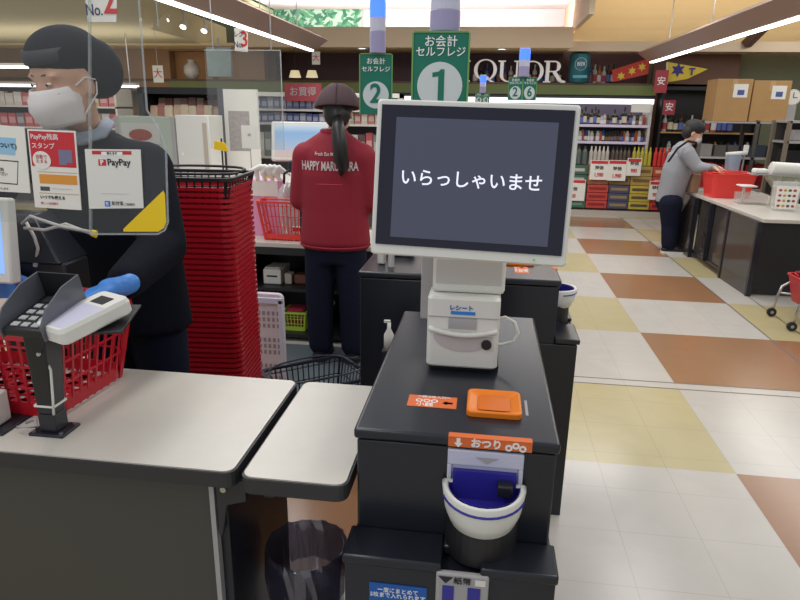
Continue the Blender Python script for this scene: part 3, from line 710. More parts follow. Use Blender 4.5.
# --- cashier behind the counter at the left
def cashier():
    t = thing('person', 'person in dark cap, white mask, black coat and blue gloves behind the register counter', 'person', (-1.13, 1.80, 0))
    HM = Matrix.Translation(at(67, 82, Y=1.64)) @ Euler((R(14), R(0), R(-20))).to_matrix().to_4x4() @ Matrix.Scale(.97, 4)
    shL, shR = at(146, 168, Y=1.76), Vector((-1.40, 1.74, 1.33))
    elL, wrL = at(163, 246, Y=1.64), at(121, 286, Y=1.36)
    elR, wrR = Vector((-1.52, 1.62, 1.10)), at(3, 268, Y=1.41)
    hip = Vector((-1.12, 1.83, .90)); chest = Vector((-1.16, 1.80, 1.22)); neck = Vector((-1.165, 1.76, 1.38))
    b = MB()
    b.tube([hip-Vector((0, 0, .05)), hip+Vector((0, 0, .12)), chest, Vector((-1.16, 1.78, 1.33)), neck], [(.09, .14), (.085, .125), (.095, .15), (.075, .13), (.045, .05)], 20)
    limb(b, [neck-Vector((0, 0, .03)), HM @ Vector((0, .01, -.04))], [.05, .048])
    limb(b, [shL, elL, wrL], [.045, .036, .026]); limb(b, [shR, elR, wrR], [.045, .036, .026])
    for s in (-1, 1): limb(b, [hip+Vector((s*.08, 0, 0)), Vector((-1.12+s*.09, 1.83, .47)), Vector((-1.12+s*.09, 1.85, .07))], [.075, .052, .038]); limb(b, [Vector((-1.12+s*.09, 1.85, .05)), Vector((-1.12+s*.09, 1.75, .03))], [.035, .028])
    head_geo(b, HM); b.voxel('body', K['skin'], t, .0075, 3, world=True); face_parts(t, HM)
    # coat
    c = MB()
    c.tube([hip-Vector((0, 0, .12)), hip+Vector((0, 0, .1)), chest, Vector((-1.15, 1.77, 1.33)), Vector((-1.16, 1.75, 1.375))], [(.135, .19), (.125, .175), (.13, .185), (.10, .16), (.065, .075)], 26)
    limb(c, [shL, elL, wrL+(elL-wrL).normalized()*.03], [.078, .066, .046], 18); limb(c, [shR, elR, wrR+(elR-wrR).normalized()*.06], [.078, .066, .046], 18)
    limb(c, [Vector((-1.16, 1.77, 1.30)), shL], [.10, .075]); limb(c, [Vector((-1.16, 1.77, 1.30)), shR], [.10, .075])
    coat = c.voxel('coat', K['coat'], t, .010, 3, world=True)
    # white collar and apron strap glimpse
    b = MB(); b.tube([at(60, 131, Y=1.66), at(80, 139, Y=1.64), at(101, 133, Y=1.68), at(109, 121, Y=1.76)], [(.008, .018)]*4, 8); b.build('collar', mat('pale_collar', rgb(150, 158, 175), .8), t, world=True, smooth=True)
    p = MB()
    for s in (-1, 1): limb(p, [hip+Vector((s*.075, 0, -.02)), Vector((-1.12+s*.09, 1.83, .47)), Vector((-1.12+s*.09, 1.85, .10))], [.098, .075, .062])
    p.voxel('trousers', K['navy'], t, .012, 3, world=True)
    for s in (-1, 1): shoe(t, (-1.12+s*.09, 1.84), R(-5), K['blackp'], K['blackp'])
    # cap with a full bag at the back, and mask
    b = MB(); rot = HM.to_3x3().to_quaternion().to_euler()
    b.ell(HM @ Vector((0, .018, .070)), .086, .100, .072, rot); b.ell(HM @ Vector((.035, .075, .020)), .082, .062, .080, rot)
    cut = b.voxel('cap', K['capc'], t, .008, 3, world=True)
    b = MB(); b.loft([[HM @ Vector((.079*math.cos(R(a))*f, .008+.098*math.sin(R(a))*f, z)) for a in range(172, 369, 10)]+[HM @ Vector((.074*math.cos(R(a))*f, .008+.093*math.sin(R(a))*f, z)) for a in range(368, 171, -10)] for z, f in ((.058, 1.0), (.074, 1.02), (.094, .98))])
    b.build('band', mat('cap_band', rgb(40, 42, 50), .7), cut, world=True, smooth=True)
    b = MB(); rings = []
    for k in range(9):   # pleated mask over nose and chin
        z = -.002-.100*k/8; f = math.sin(math.pi*(k+.6)/9.2)
        rings.append([HM @ Vector(((.066-.014*abs(k-3)/5)*math.cos(R(a)), -.020-(.082+.027*f)*abs(math.sin(R(a)))**.8+.003*(k % 2), z)) for a in range(180, 361, 12)])
    b.loft(rings, caps=False); mk = b.build('face_mask', K['maskc'], t, world=True, smooth=True)
    md = mk.modifiers.new('thickness', 'SOLIDIFY'); md.thickness = .002
    for s in (-1, 1):
        b = MB(); b.tube([HM @ Vector((s*.062, -.022, -.005)), HM @ Vector((s*.080, .0, .012)), HM @ Vector((s*.083, .030, .0)), HM @ Vector((s*.079, .022, -.035)), HM @ Vector((s*.055, -.02, -.085))], .0022, 6)
        b.build('ear_loop', K['maskc'], mk, world=True)
    for w_, d_, nr, sd in ((wrL, (-.85, -.25, -.28), (.1, .1, -1), -1), (wrR, (.25, -.25, -1), (.3, .9, -.1), 1)):
        b = MB(); hand_geo(b, w_, d_, nr, sd, 28, 1.0, 6, 1.08)
        v = (w_-(elL if w_ is wrL else elR)).normalized(); b.capsule(w_-v*.020, w_, .029, .028)
        b.voxel('glove', K['glove'], t, .0042, 2, world=True)
    v = (wrL-elL).normalized(); b = MB(); b.cyl(wrL-v*.036, wrL-v*.026, .034, .034, 18); b.build('wristband', K['white'], t, world=True)
cashier()

# --- worker seen from behind, maroon jacket
def worker():
    t = thing('person', 'person seen from behind in a maroon jacket with white lettering, brown cap and ponytail', 'person', (-.845, 3.52, 0))
    X_, Y_ = -.845, 3.50
    HM = Matrix.Translation(at(338, 112, Y=Y_-.01)) @ Euler((R(8), 0, R(180+8))).to_matrix().to_4x4()
    b = MB(); hip = Vector((X_, Y_, .80))
    b.tube([(X_, Y_, .74), (X_, Y_, .9), (X_, Y_, 1.1), (X_, Y_-.01, 1.25), (X_, Y_-.01, 1.33)], [(.085, .14), (.08, .12), (.09, .15), (.07, .14), (.045, .05)], 20)
    limb(b, [(X_, Y_, 1.30), HM @ Vector((0, .0, -.05))], [.048, .046])
    sh = [Vector((X_+s*.160, Y_, 1.215)) for s in (-1, 1)]; el = [Vector((X_+s*.205, Y_+.02, .97)) for s in (-1, 1)]; wr = [Vector((X_+s*.17, Y_+.22, .90)) for s in (-1, 1)]
    for k in (0, 1): limb(b, [sh[k], el[k], wr[k]], [.045, .036, .026]); hand_geo(b, wr[k], (0, 1, -.25), (0, -.1, -1), 1 if k else -1, 20, .92)
    for s in (-1, 1): limb(b, [(X_+s*.08, Y_, .78), (X_+s*.09, Y_, .42), (X_+s*.09, Y_+.01, .06)], [.07, .05, .038]); limb(b, [(X_+s*.09, Y_, .05), (X_+s*.09, Y_+.11, .03)], [.033, .026])
    head_geo(b, HM); b.voxel('body', K['skin'], t, .008, 3, world=True); face_parts(t, HM)
    c = MB()
    c.tube([(X_, Y_, .70), (X_, Y_, .74), (X_, Y_, .92), (X_, Y_, 1.12), (X_, Y_, 1.24), (X_, Y_, 1.31), (X_, Y_, 1.35)], [(.12, .195), (.14, .205), (.13, .19), (.13, .195), (.115, .165), (.085, .12), (.062, .075)], 28)
    for k in (0, 1): limb(c, [sh[k], el[k], wr[k]-Vector((0, .03, 0))], [.078, .064, .045], 18); c.capsule((X_, Y_, 1.25), sh[k], .095, .075); c.capsule((X_+(k*2-1)*.03, Y_, 1.32), sh[k]+Vector((0, 0, .01)), .05, .06)
    jk = c.voxel('jacket', K['maroon'], t, .010, 3, world=True)
    b = MB(); b.tube([(X_-.17+.34*k/10, Y_-.128+.10*abs((k-5)/5)**2.6, 1.075) for k in range(11)], .0035, 6); b.build('yoke_seam', mat('maroon_seam', rgb(172, 50, 66), .7), jk, world=True)
    b = MB(); b.tube([(X_+math.cos(a)*.202, Y_+math.sin(a)*.142, .722) for a in [2*math.pi*k/28 for k in range(28)]], (.006), 6, closed=True); b.build('hem', K['maroon'], jk, world=True)
    b = MB(); b.tube([(X_+math.cos(a)*.066, Y_+math.sin(a)*.058, 1.345) for a in [2*math.pi*k/20 for k in range(20)]], [(.012, .020)]*20, 8, closed=True); b.build('collar', K['maroon'], jk, world=True)
    def curved(s_, size, z, bold, sx):
        o = text('back_lettering', s_, size, K['wink'], jk, (X_-.006, Y_-.30, z), bold=bold, sx=sx, world=True, depth=.001)
        sw = o.modifiers.new('wrap', 'SHRINKWRAP'); sw.target = jk; sw.wrap_method = 'PROJECT'; sw.use_project_z = False; sw.use_project_y = True; sw.use_positive_direction = True; sw.use_negative_direction = True; sw.offset = .004
    curved('HAPPY MARUHARA', .066, 1.170, .0018, .55); curved('Fresh Eat Market', .026, 1.235, .0006, .85)
    p = MB()
    p.tube([(X_, Y_, .62), (X_, Y_, .72), (X_, Y_, .82)], [(.11, .17), (.12, .175), (.10, .15)], 20)
    for s in (-1, 1): limb(p, [(X_+s*.085, Y_, .72), (X_+s*.10, Y_, .42), (X_+s*.10, Y_+.005, .10)], [.098, .085, .075])
    p.voxel('trousers', K['navy'], t, .011, 3, world=True)
    for s in (-1, 1): shoe(t, (X_+s*.10, Y_), R(180), K['blackp'], K['blackp'])
    rot = HM.to_3x3().to_quaternion().to_euler()
    b = MB(); b.ell(HM @ Vector((0, .020, .025)), .080, .092, .085, rot); b.ell(HM @ Vector((0, .050, -.02)), .072, .060, .075, rot); b.ell(HM @ Vector((0, .085, -.03)), .030, .030, .03, rot)
    hr = b.voxel('hair', K['hair'], t, .008, 2, world=True)
    b = MB(); b.tube([at(338, 118, Y=3.40), at(338, 130, Y=3.345), at(340, 145, Y=3.335), at(341, 160, Y=3.335), at(343, 168, Y=3.34), at(341, 176, Y=3.345)], [(.026, .030), (.036, .044), (.040, .052), (.040, .052), (.030, .038), (.006, .010)], 14)
    b.build('ponytail', K['hair'], hr, world=True, smooth=True)
    MB().cyl(at(338, 118, Y=3.42), at(338, 121, Y=3.40), .026, n=12).build('hair_tie', K['blackp'], hr, world=True)
    # brown cap: domed crown with a flared lower edge
    b = MB(); prof = [(.002, .118), (.045, .112), (.085, .085), (.112, .040), (.128, .0), (.126, -.012), (.115, -.004), (.10, .03)]
    b.loft([[HM @ Vector((r_*math.cos(a), .015+r_*1.02*math.sin(a), z+.028)) for a in [2*math.pi*k/10 for k in range(10)]] for r_, z in prof], caps=False)
    cp = b.build('cap', K['brownc'], t, world=True, smooth=False, bevel=.004)
    b = MB(); b.tube([HM @ Vector((0, .015+r_*1.03, z+.030)) for r_, z in prof[:5]], .0025, 5); b.build('cap_seam', mat('cap_seam', rgb(58, 42, 46), .8), cp, world=True)
    b = MB(); b.ell(HM @ Vector((0, -.055, -.045)), .062, .045, .048, rot); b.build('face_mask', K['maskc'], t, world=True, smooth=True)
worker()

# --- customer in the grey top leaning over the packing counter
def customer():
    t = thing('person', 'person in grey top, dark trousers and mask leaning over the packing counter at right', 'person', (2.05, 7.25, 0))
    HM = Matrix.Translation(at(694, 133, Y=7.2)) @ Euler((R(22), 0, R(78))).to_matrix().to_4x4()
    hip = at(669, 200, Y=7.27); sho = at(683, 150, Y=7.22)
    hp = [hip+Vector((0, s*.08, 0)) for s in (-1, 1)]; kn = [at(670, 225, Y=7.2), at(676, 225, Y=7.36)]; an = [at(668, 250, Y=7.17), at(673, 247, Y=7.40)]
    for a in an: a.z = .08
    sh = [sho+Vector((-.0, s*.15, -.02)) for s in (-1, 1)]; el = [at(697, 167, Y=7.02), at(700, 168, Y=7.38)]; wr = [at(713, 168, Y=6.95), at(718, 168, Y=7.20)]
    def trunk(c, k):
        v = sho-hip
        c.tube([hip-v*.05, hip+v*.25, hip+v*.6, hip+v*.9, hip+v*1.02], [(.15*k, .105*k), (.145*k, .11*k), (.16*k, .115*k), (.14*k, .10*k), (.06*k, .06*k)], 22, ref=(0, 1, 0), sx=.8, sy=1.15)
    b = MB(); trunk(b, .85); limb(b, [sho, HM @ Vector((0, .0, -.04))], [.05, .046])
    for k in (0, 1):
        limb(b, [sh[k], el[k], wr[k]], [.045, .035, .026]); hand_geo(b, wr[k], (1, .0, -.35), (0, 0, -1), 1 if k else -1, 25, .95)
        limb(b, [hp[k], kn[k], an[k]], [.07, .05, .036]); limb(b, [an[k]-Vector((0, 0, .04)), an[k]+Vector((.11, 0, -.05))], [.033, .025])
    head_geo(b, HM); b.voxel('body', K['skin'], t, .009, 3, world=True); face_parts(t, HM)
    c = MB(); trunk(c, 1.2)
    for k in (0, 1): limb(c, [sh[k], el[k], wr[k]-Vector((.04, 0, 0))], [.08, .062, .042], 18); c.capsule(sho, sh[k], .10, .075)
    kn_ = c.voxel('grey_top', K['knit'], t, .012, 3, world=True)
    b = MB(); b.tube([at(697, 143, Y=7.08), at(688, 141, Y=7.03), at(678, 148, Y=7.02), at(668, 162, Y=7.04)], [(.006, .013)]*4, 8); b.build('bag_strap', K['blackp'], t, world=True)
    p = MB()
    for k in (0, 1): limb(p, [hp[k]-Vector((0, 0, .02)), kn[k], an[k]+Vector((0, 0, .02))], [.125, .092, .080])
    p.voxel('trousers', K['navy'], t, .012, 3, world=True)
    for a in an: shoe(t, (a.x+.0, a.y), R(90), K['blackp'], K['white'])
    rot = HM.to_3x3().to_quaternion().to_euler()
    b = MB(); b.ell(HM @ Vector((0, .018, .055)), .092, .108, .082, rot); b.ell(HM @ Vector((0, .055, .0)), .085, .07, .085, rot)
    b.voxel('hair', mat('greying_hair', rgb(34, 32, 34), .7, noise=.3, nscale=60), t, .009, 2, world=True)
    b = MB(); b.ell(HM @ Vector((0, -.060, -.045)), .058, .042, .046, rot); b.build('face_mask', K['maskc'], t, world=True, smooth=True)
customer()

# ================================================================== things on and over the register counter
# clear screen with notices
YS = 1.27
t = thing('acrylic_screen', 'clear acrylic splash screen with rounded corner hanging between the cashier and the camera', 'screen', (-.9, YS, 1.2))
def sheet(name, px, Y_, th, m, parent, yoff=0):
    b = MB(); b.prism([(p.x, p.z) for p in (at(x, y, Y=Y_) for x, y in px)], th, Matrix.Translation((0, Y_+yoff, 0)))
    return b.build(name, m, parent, world=True)
ring = [(88, -40), (136, -40), (147, 110), (155, 122), (162, 136), (166, 150), (168, 222), (165, 230), (158, 234), (90, 234)]
p1 = sheet('right_panel', ring, YS, .003, K['acry'], t)
p2 = sheet('left_panel', [(-60, -40), (88, -40), (90, 234), (58, 229), (48, 224), (-60, 219)], YS, .003, K['acry'], t)
sheet('edge', [(88, -40), (90, -40), (91.5, 234), (89.5, 234)], YS, .006, glassy('acrylic_edge', (.88, .92, .92, 1), .12, .1), t, -.002)
b = MB()
for u_, v_ in zip(ring[1:-1], ring[2:]): b.bar(at(*u_, Y=YS), at(*v_, Y=YS), .0018, .004)
b.build('rim', glassy('acrylic_rim', (.85, .9, .95, 1), .15, .12), t, world=True)
for x in (-1.08, -.66):
    MB().cyl((x, YS+.004, 1.62), (x, YS+.004, 2.4), .0014, n=8).build('hanging_wire', K['steel'], t, world=True)
def notice(name, label, px, m, Y_=YS):
    b = MB(); pts = [at(x, y, Y=Y_) for x, y in px]
    c_ = sum(pts, Vector())/4
    o = thing(name, label, 'notice', (c_.x, Y_-.0035, c_.z))
    b.prism([(p.x, p.z) for p in pts], .0022, Matrix.Translation((0, Y_-.0030, 0))); b.build('sheet', m, o, world=True)
    U_ = (pts[1]-pts[0]); V_ = (pts[3]-pts[0])
    def P(u_, v_): return pts[0]+U_*u_+V_*v_
    def patch(nm, u0, v0, u1, v1, mm, off=.0004, par=o):
        q = [P(u0, v0), P(u1, v0), P(u1, v1), P(u0, v1)]
        return MB().prism([(p.x, p.z) for p in q], .0004, Matrix.Translation((0, Y_-.0030-off, 0))).build(nm, mm, par, world=True)
    def write(s_, u_, v_, size, mm, bold=0, sx=1, off=.0009, al='LEFT'):
        p = P(u_, v_); a = math.atan2(U_.z, U_.x)
        return text('print', s_, size, mm, o, (p.x, Y_-.0030-off, p.z), (R(90), -a, 0), align=al, depth=.0002, bold=bold, sx=sx, world=True)
    return o, patch, write
o, patch, write = notice('notice_sheet', 'large white notice with a pale blue heading at the far left of the acrylic screen', [(-40, 122), (25, 127), (31, 193), (-40, 189)], K['paper'])
patch('heading', .1, .17, .88, .42, mat('pale_blue_print', rgb(150, 195, 225), .6)); write('(ついて)', .60, .29, .0125, K['ink'], .0003)
b_ = patch('frame_line', .08, .5, .93, .515, K['ink']); patch('frame_line', .08, .84, .93, .855, K['ink']); patch('frame_line', .92, .5, .93, .855, K['ink'])
write('レジ袋有料\nご協力下さい', .45, .68, .009, K['ink'], 0, .9); write('よろしくお願いします', .4, .93, .006, K['ink'])
o, patch, write = notice('payment_poster', 'red and white smartphone payment poster on the acrylic screen, left of the square white card', [(28, 129), (76, 131), (82, 210), (36, 207)], K['paper'])
patch('red_field', .03, .02, .97, .46, mat('poster_red', rgb(200, 45, 55), .6))
write('PayPay残高', .06, .09, .0135, K['wink'], .00008); write('スタンプ', .06, .205, .0135, K['wink'], .00008)
b = MB(); b.prism([(math.cos(a)*.021, math.sin(a)*.019) for a in [k*math.pi/14 for k in range(28)]], .0004, Matrix.Translation((at(43, 160, Y=YS).x, YS-.0042, at(43, 160, Y=YS).z))); b.build('white_disc', K['paper'], o, world=True)
write('自動で\nたまる', .13, .37, .0095, mat('poster_red_ink', rgb(190, 40, 50), .6), 0, .95, .0016)
patch('phone_picture', .62, .24, .90, .43, mat('phone_picture', rgb(120, 120, 150), .6), .0010); patch('red_label', .78, .40, .92, .445, K['rink'], .0014)
patch('orange_bar', .16, .56, .96, .68, mat('poster_orange', rgb(222, 150, 60), .6)); patch('grey_field', .16, .72, .36, .775, mat('dark_grey_print', rgb(80, 80, 84), .6))
write('────────', .40, .745, .006, K['ink']); write('いつでも使える', .14, .86, .0085, K['ink'], .0002); write('詳しくは店頭で', .14, .94, .006, K['rink'])
patch('frame_line', .13, .525, .97, .535, mat('poster_tan', rgb(200, 170, 140), .6)); patch('frame_line', .13, .80, .97, .81, bpy.data.materials['poster_tan'])
o, patch, write = notice('payment_card', 'square white payment card with red bar on the acrylic screen, right of the red poster', [(85.5, 149), (141, 149.5), (144, 208), (90, 208.5)], K['white'])
patch('red_bar', .13, .025, .84, .085, K['rink']); patch('white_bar', .30, .04, .68, .10, K['wink'], .0008); write('使えます', .40, .068, .006, K['ink'], .0001, 1, .0014)
patch('logo_square', .235, .165, .375, .27, K['rink']); write('P', .27, .218, .014, K['wink'], .0005); write('PayPay', .395, .215, .0195, K['ink'], .0003, .98)
patch('blue_logo', .30, .86, .40, .955, mat('logo_blue', rgb(30, 110, 210), .6)); write('支', .318, .91, .008, K['wink'], .0002, 1, .0014); write('支付宝', .42, .90, .0095, K['ink'], .0001); write('ご利用可', .66, .915, .006, K['ink'])
patch('divider', .25, .735, .75, .74, K['greyl'])
b = MB(); b.prism([(p.x, p.z) for p in (at(x, y, Y=YS) for x, y in ((163.5, 190.5), (165, 194), (166.5, 222), (164, 228), (158.5, 231.5), (124, 231.5), (123.5, 229)))], .0012, Matrix.Translation((0, YS-.0014, 0)))
o = thing('yellow_corner_sticker', 'yellow triangular sticker on the lower right corner of the acrylic screen', 'sticker', (at(150, 215, Y=YS).x, YS, at(150, 215, Y=YS).z)); b.build('sticker_sheet', K['yellow'], o, world=True)

# register (cash till) behind the notices: body, screen, cables
t = thing('cash_register', 'black cash register body behind the acrylic screen, left of the cashier', 'register', (-1.30, 1.47, .82))
MB().box(-1.24, -1.045, 1.42, 1.52, .82, 1.085).build('register_body', K['blackp'], t, world=True, bevel=.006)
b = MB(); b.hexa([(-1.25, 1.41, 1.085), (-1.05, 1.41, 1.085), (-1.05, 1.53, 1.085), (-1.25, 1.53, 1.085)], [(-1.24, 1.46, 1.20), (-1.14, 1.46, 1.20), (-1.14, 1.53, 1.20), (-1.24, 1.53, 1.20)]); b.build('upper_case', K['black'], t, world=True, bevel=.004)
MB().box(-1.07, -1.035, 1.395, 1.42, .82, 1.02).build('side_column', K['blackp'], t, world=True, bevel=.003)
for z in (.87, .98): MB().cyl((-1.052, 1.392, z), (-1.052, 1.396, z), .004, n=10).build('screw', K['steel'], t, world=True)
b = MB(); b.box(-.06, .0, 0, .003, 0, .012); o = b.build('model_plate', K['greyl'], t); o.location = (.275, -.052, .165)
t = thing('register_display', 'white framed register monitor with pale blue screen at the left edge', 'monitor', (-1.33, 1.36, .82))
M_ = Matrix.Translation((-1.275, 1.345, 1.108)) @ Euler((R(-6), 0, R(-4))).to_matrix().to_4x4()
mn = MB().box(-.17, .165, -.012, .02, -.055, .15, M_).build('housing', K['white'], t, world=True, bevel=.006)
MB().box(-.15, .148, -.0135, -.012, -.030, .132, M_).build('display', mat('lit_register_screen', rgb(120, 160, 225), .2, emit=.85, ecol=rgb(140, 180, 240)), mn, world=True)
MB().box(-1.35, -1.31, 1.355, 1.38, .82, 1.12).build('stand', K['offw'], t, world=True)
for k, (a, b1, c, d) in enumerate((((22, 224), (30, 216), (60, 226), (92, 232)), ((24, 228), (45, 230), (66, 224), (92, 234)), ((26, 222), (34, 236), (38, 248), (36, 262)))):
    pts = [at(*q, Y=1.40+.01*k) for q in (a, b1, c, d)]
    o = tag(MB().tube(pts, .004, 8).build('cable', K['offw'], smooth=True), ('upper', 'lower', 'hanging')[k]+' white cable looping behind the lower edge of the acrylic screen', 'cable')
    MB().cyl(pts[3], pts[3]+(pts[3]-pts[2]).normalized()*.012, .006, n=8).build('plug', K['yellow'] if k < 2 else K['offw'], o)

# terminal stand: plate, post, tray
t = thing('terminal_stand', 'black post on a bolted base plate carrying the tray of payment devices', 'stand', (-.862, 1.07, .82))
MB().box(-.038, .038, -.03, .03, 0, .006).build('base_plate', K['black'], t, bevel=.0015)
for x in (-.03, .03):
    for y in (-.022, .022): MB().cyl((x, y, .006), (x, y, .0085), .004, n=8).build('bolt', K['steel'], t)
MB().box(-.019, .019, -.019, .019, .006, .045).build('post_foot', K['black'], t, bevel=.002)
pl = MB().hexa([(-.018, -.018, .045), (.018, -.018, .045), (.018, .018, .045), (-.018, .018, .045)], [(-.003, -.045, .242), (.043, -.045, .242), (.043, .012, .242), (-.003, .012, .242)]).build('post', K['black'], t, bevel=.003)
MB().box(-.022, .022, -.021, .021, .062, .067).build('cable_tie', K['white'], t)
MB().cyl((.028, -.048, .19), (.028, -.044, .19), .004, n=8).build('screw', K['steel'], pl)
b = MB(); b.tube([(.018, -.03, .20), (.034, -.028, .15), (.026, -.024, .09), (.022, -.024, .05)], .0025, 8); b.build('wire', K['white'], t, smooth=True)
M_ = Matrix.Translation((.088, .0, .250)) @ Euler((R(6), 0, R(13))).to_matrix().to_4x4()
MB().box(-.115, .100, -.060, .07, -.006, 0, M_).build('tray', K['blackp'], t, bevel=.002)
# card terminal (white) and shielded key pad
tw = thing('card_terminal', 'white card terminal with a small dark display lying on the tray', 'card terminal', (-.737, 1.045, 1.068), R(-24))
M_ = Euler((R(11), 0, 0)).to_matrix().to_4x4()
b = MB(); b.loft([[M_ @ Vector((x*q, y*q2, z)) for x, y in rrect(.086, .150, .012)] for z, q, q2 in ((.002, .94, .95), (.006, 1, 1), (.026, 1, 1), (.034, .93, .96))]); b.build('case', K['white'], tw)
MB().box(-.018, .020, .028, .054, .034, .0352, M_).build('display', K['ink'], tw)
MB().box(-.038, .038, -.066, .02, .0338, .0346, M_).build('lid', K['lav'], tw, bevel=.001)
tk = thing('pin_pad', 'dark numeric key pad with tall grey privacy shields beside the white terminal', 'key pad', (-.815, 1.03, 1.073), R(-3))
M_ = Euler((R(14), 0, 0)).to_matrix().to_4x4()
MB().box(-.042, .042, -.055, .068, .002, .02, M_).build('case', K['blackp'], tk, bevel=.004)
for s_ in (-1, 1):
    b = MB(); x = s_*.044; yz = [(-.058, .0), (-.058, .030), (-.035, .052), (.02, .070), (.07, .070), (.07, .0)]
    b.loft([[M_ @ Vector((x+dx, y, z)) for y, z in yz] for dx in (-.0015, .0015)]); b.build('shield', mat('grey_shield', rgb(96, 98, 106), .3), tk)
MB().box(-.044, .044, .068, .071, .0, .070, M_).build('back_shield', K['blackp'], tk)
keym = mat('key_grey', rgb(170, 170, 172), .5)
for r_ in range(4):
    for c_ in range(3):
        MB().box(-.030+c_*.021, -.015+c_*.021, -.046+r_*.021, -.034+r_*.021, .020, .0235, M_).build('key', keym, tk, bevel=.001)
MB().box(-.03, .03, .040, .06, .02, .0215, M_).build('display', K['ink'], tk)
# devices at the left edge of the worktop
t = thing('receipt_holder', 'white boxy device on a black base plate at the left edge of the worktop', 'device', (-1.005, 1.065, .82))
MB().box(-.07, .055, -.035, .06, 0, .005).build('base_plate', K['black'], t, bevel=.001)
MB().box(-.07, .028, -.030, .03, .005, .075).build('case', K['white'], t, bevel=.005)
MB().box(-.07, .012, -.01, .03, .075, .15).build('upper_case', K['greyl'], t, bevel=.004)
for z in (.02, .055): MB().cyl((.028, -.012, z), (.0295, -.012, z), .0035, n=10).build('screw', K['ink'], t)
b = MB(); b.tube([(.075, -.01, .012), (.10, -.018, .02), (.115, -.005, .014), (.10, .012, .022), (.08, .01, .012)], .0035, 8); o = tag(b.build('cable', K['greyl'], smooth=True), 'short grey cable lying by the foot of the black post', 'cable'); o.location = (-1.005, 1.06, .82)
t = thing('leaflet_stack', 'small stack of tan leaflets with a yellow edge at the left over the basket', 'leaflets', (-1.06, 1.18, 1.036), R(12))
for k in range(3): MB().box(-.08+.002*k, .065+.002*k, -.045, .05, .002+.004*k, .005+.004*k).build('leaflet', [mat('tan_paper_%d' % k, rgb(190-8*k, 172-8*k, 142), .7)], t)
MB().box(-.08, .067, -.047, -.045, .0, .012).build('yellow_edge', K['yellow'], t)
# small hanging lane signs
def lane_sign(Y_, px, num, label, red=True):
    pts = [at(*q, Y=Y_) for q in px]; c_ = sum(pts, Vector())/4
    o = thing('lane_sign', label, 'sign', c_)
    b = MB(); b.prism([(p.x, p.z) for p in pts], .003, Matrix.Translation((0, Y_, 0))); b.build('board', K['paper'], o, world=True)
    h = (pts[0]-pts[3]).length; wd = (pts[1]-pts[0]).length
    text('lettering', 'No.', h*.36, mat('sign_navy', rgb(30, 36, 90), .6), o, (c_.x-wd*.22, Y_-.002, c_.z-h*.22), bold=h*.004, sx=.8, world=True)
    text('lettering', 'レジ', h*.30, bpy.data.materials['sign_navy'], o, (c_.x-wd*.16, Y_-.002, c_.z+h*.22), bold=h*.004, sx=.8, world=True)
    text('number', num, h*.95, K['rink'], o, (c_.x+wd*.26, Y_-.003, c_.z), bold=h*.012, sx=.8, world=True)
    MB().cyl((c_.x, Y_+.002, max(p.z for p in pts)), (c_.x, Y_+.002, 2.95), .003, n=6).build('cord', K['greyl'], o, world=True)
lane_sign(3.5, [(82, -24), (117, -20), (116, 22), (88, 22)], '2', 'white hanging lane sign with a red 2 above the acrylic screen')
lane_sign(6.0, [(234, 28), (247, 28), (248, 52), (235, 51)], '3', 'white hanging lane sign with a red 3 below the left tube lamp')

# ================================================================== packing counter on the right
t = thing('packing_counter', 'long packing counter with pale top and glossy dark panels on the right', 'counter', (2.9, 6.5, 0))
b = MB(); b.loft([[(x, y, z) for x, y in ((2.19, 7.55), (2.255, 5.45), (4.6, 5.45), (4.6, 5.95), (3.0, 5.95), (2.95, 7.55))] for z in (.632, .664)]); b.build('worktop', K['top'], t, world=True, bevel=.004)
gl = mat('glossy_dark_panel', rgb(66, 60, 58), .12, 0, .6)
def lp(y, off=0): return 2.235+(5.5-y)*.03+off   # the customer side of the counter runs almost along the shop
MB().hexa([(lp(5.50), 5.50, 0), (lp(5.5)+.02, 5.5, 0), (lp(6.1)+.02, 6.10, 0), (lp(6.1), 6.10, 0)], [(lp(5.50), 5.50, .632), (lp(5.5)+.02, 5.5, .632), (lp(6.1)+.02, 6.10, .632), (lp(6.1), 6.10, .632)]).build('side_panel', gl, t, world=True)
MB().hexa([(lp(7.0), 7.0, 0), (lp(7)+.02, 7.0, 0), (lp(7.5)+.02, 7.5, 0), (lp(7.5), 7.5, 0)], [(lp(7.0), 7.0, .632), (lp(7)+.02, 7.0, .632), (lp(7.5)+.02, 7.5, .632), (lp(7.5), 7.5, .632)]).build('side_panel', gl, t, world=True)
MB().box(2.24, 2.26, 6.13, 6.98, .07, .632).build('inner_door', gl, t, world=True)
for y in (5.49, 6.10, 6.55, 6.98): MB().box(lp(y)-.008, lp(y)+.03, y-.018, y+.018, 0 if y != 6.55 else .06, .633).build('frame_post', K['black'], t, world=True)
MB().box(2.23, 2.26, 6.1, 7.0, .05, .08).build('plinth_rail', K['black'], t, world=True)
MB().box(2.27, 4.58, 5.50, 5.53, .06, .632).build('end_panel', K['blackp'], t, world=True); MB().box(2.30, 4.5, 5.56, 5.6, 0, .06).build('toe_board', K['dark'], t, world=True)
MB().box(2.9, 2.93, 5.95, 7.5, 0, .632).build('back_panel', K['black'], t, world=True)
b = MB(); p = at(707, 217, Y=6.7); b.prism([(p.x-.02, p.z-.06), (p.x+.025, p.z-.05), (p.x+.02, p.z+.05), (p.x-.01, p.z+.06)], .003, Matrix.Translation((0, 0, 0)))
o = b.mesh('sticker', K['yellow']); o.transform(Matrix.Translation((2.236, 6.7+p.x, 0)) @ Matrix.Rotation(R(90), 4, 'Z')); link('yellow_sticker', o, t).location = (-2.9, -6.5, 0)
MB().box(2.232, 2.236, 6.62, 6.74, .30, .325).build('door_pull', K['steel'], t, world=True)
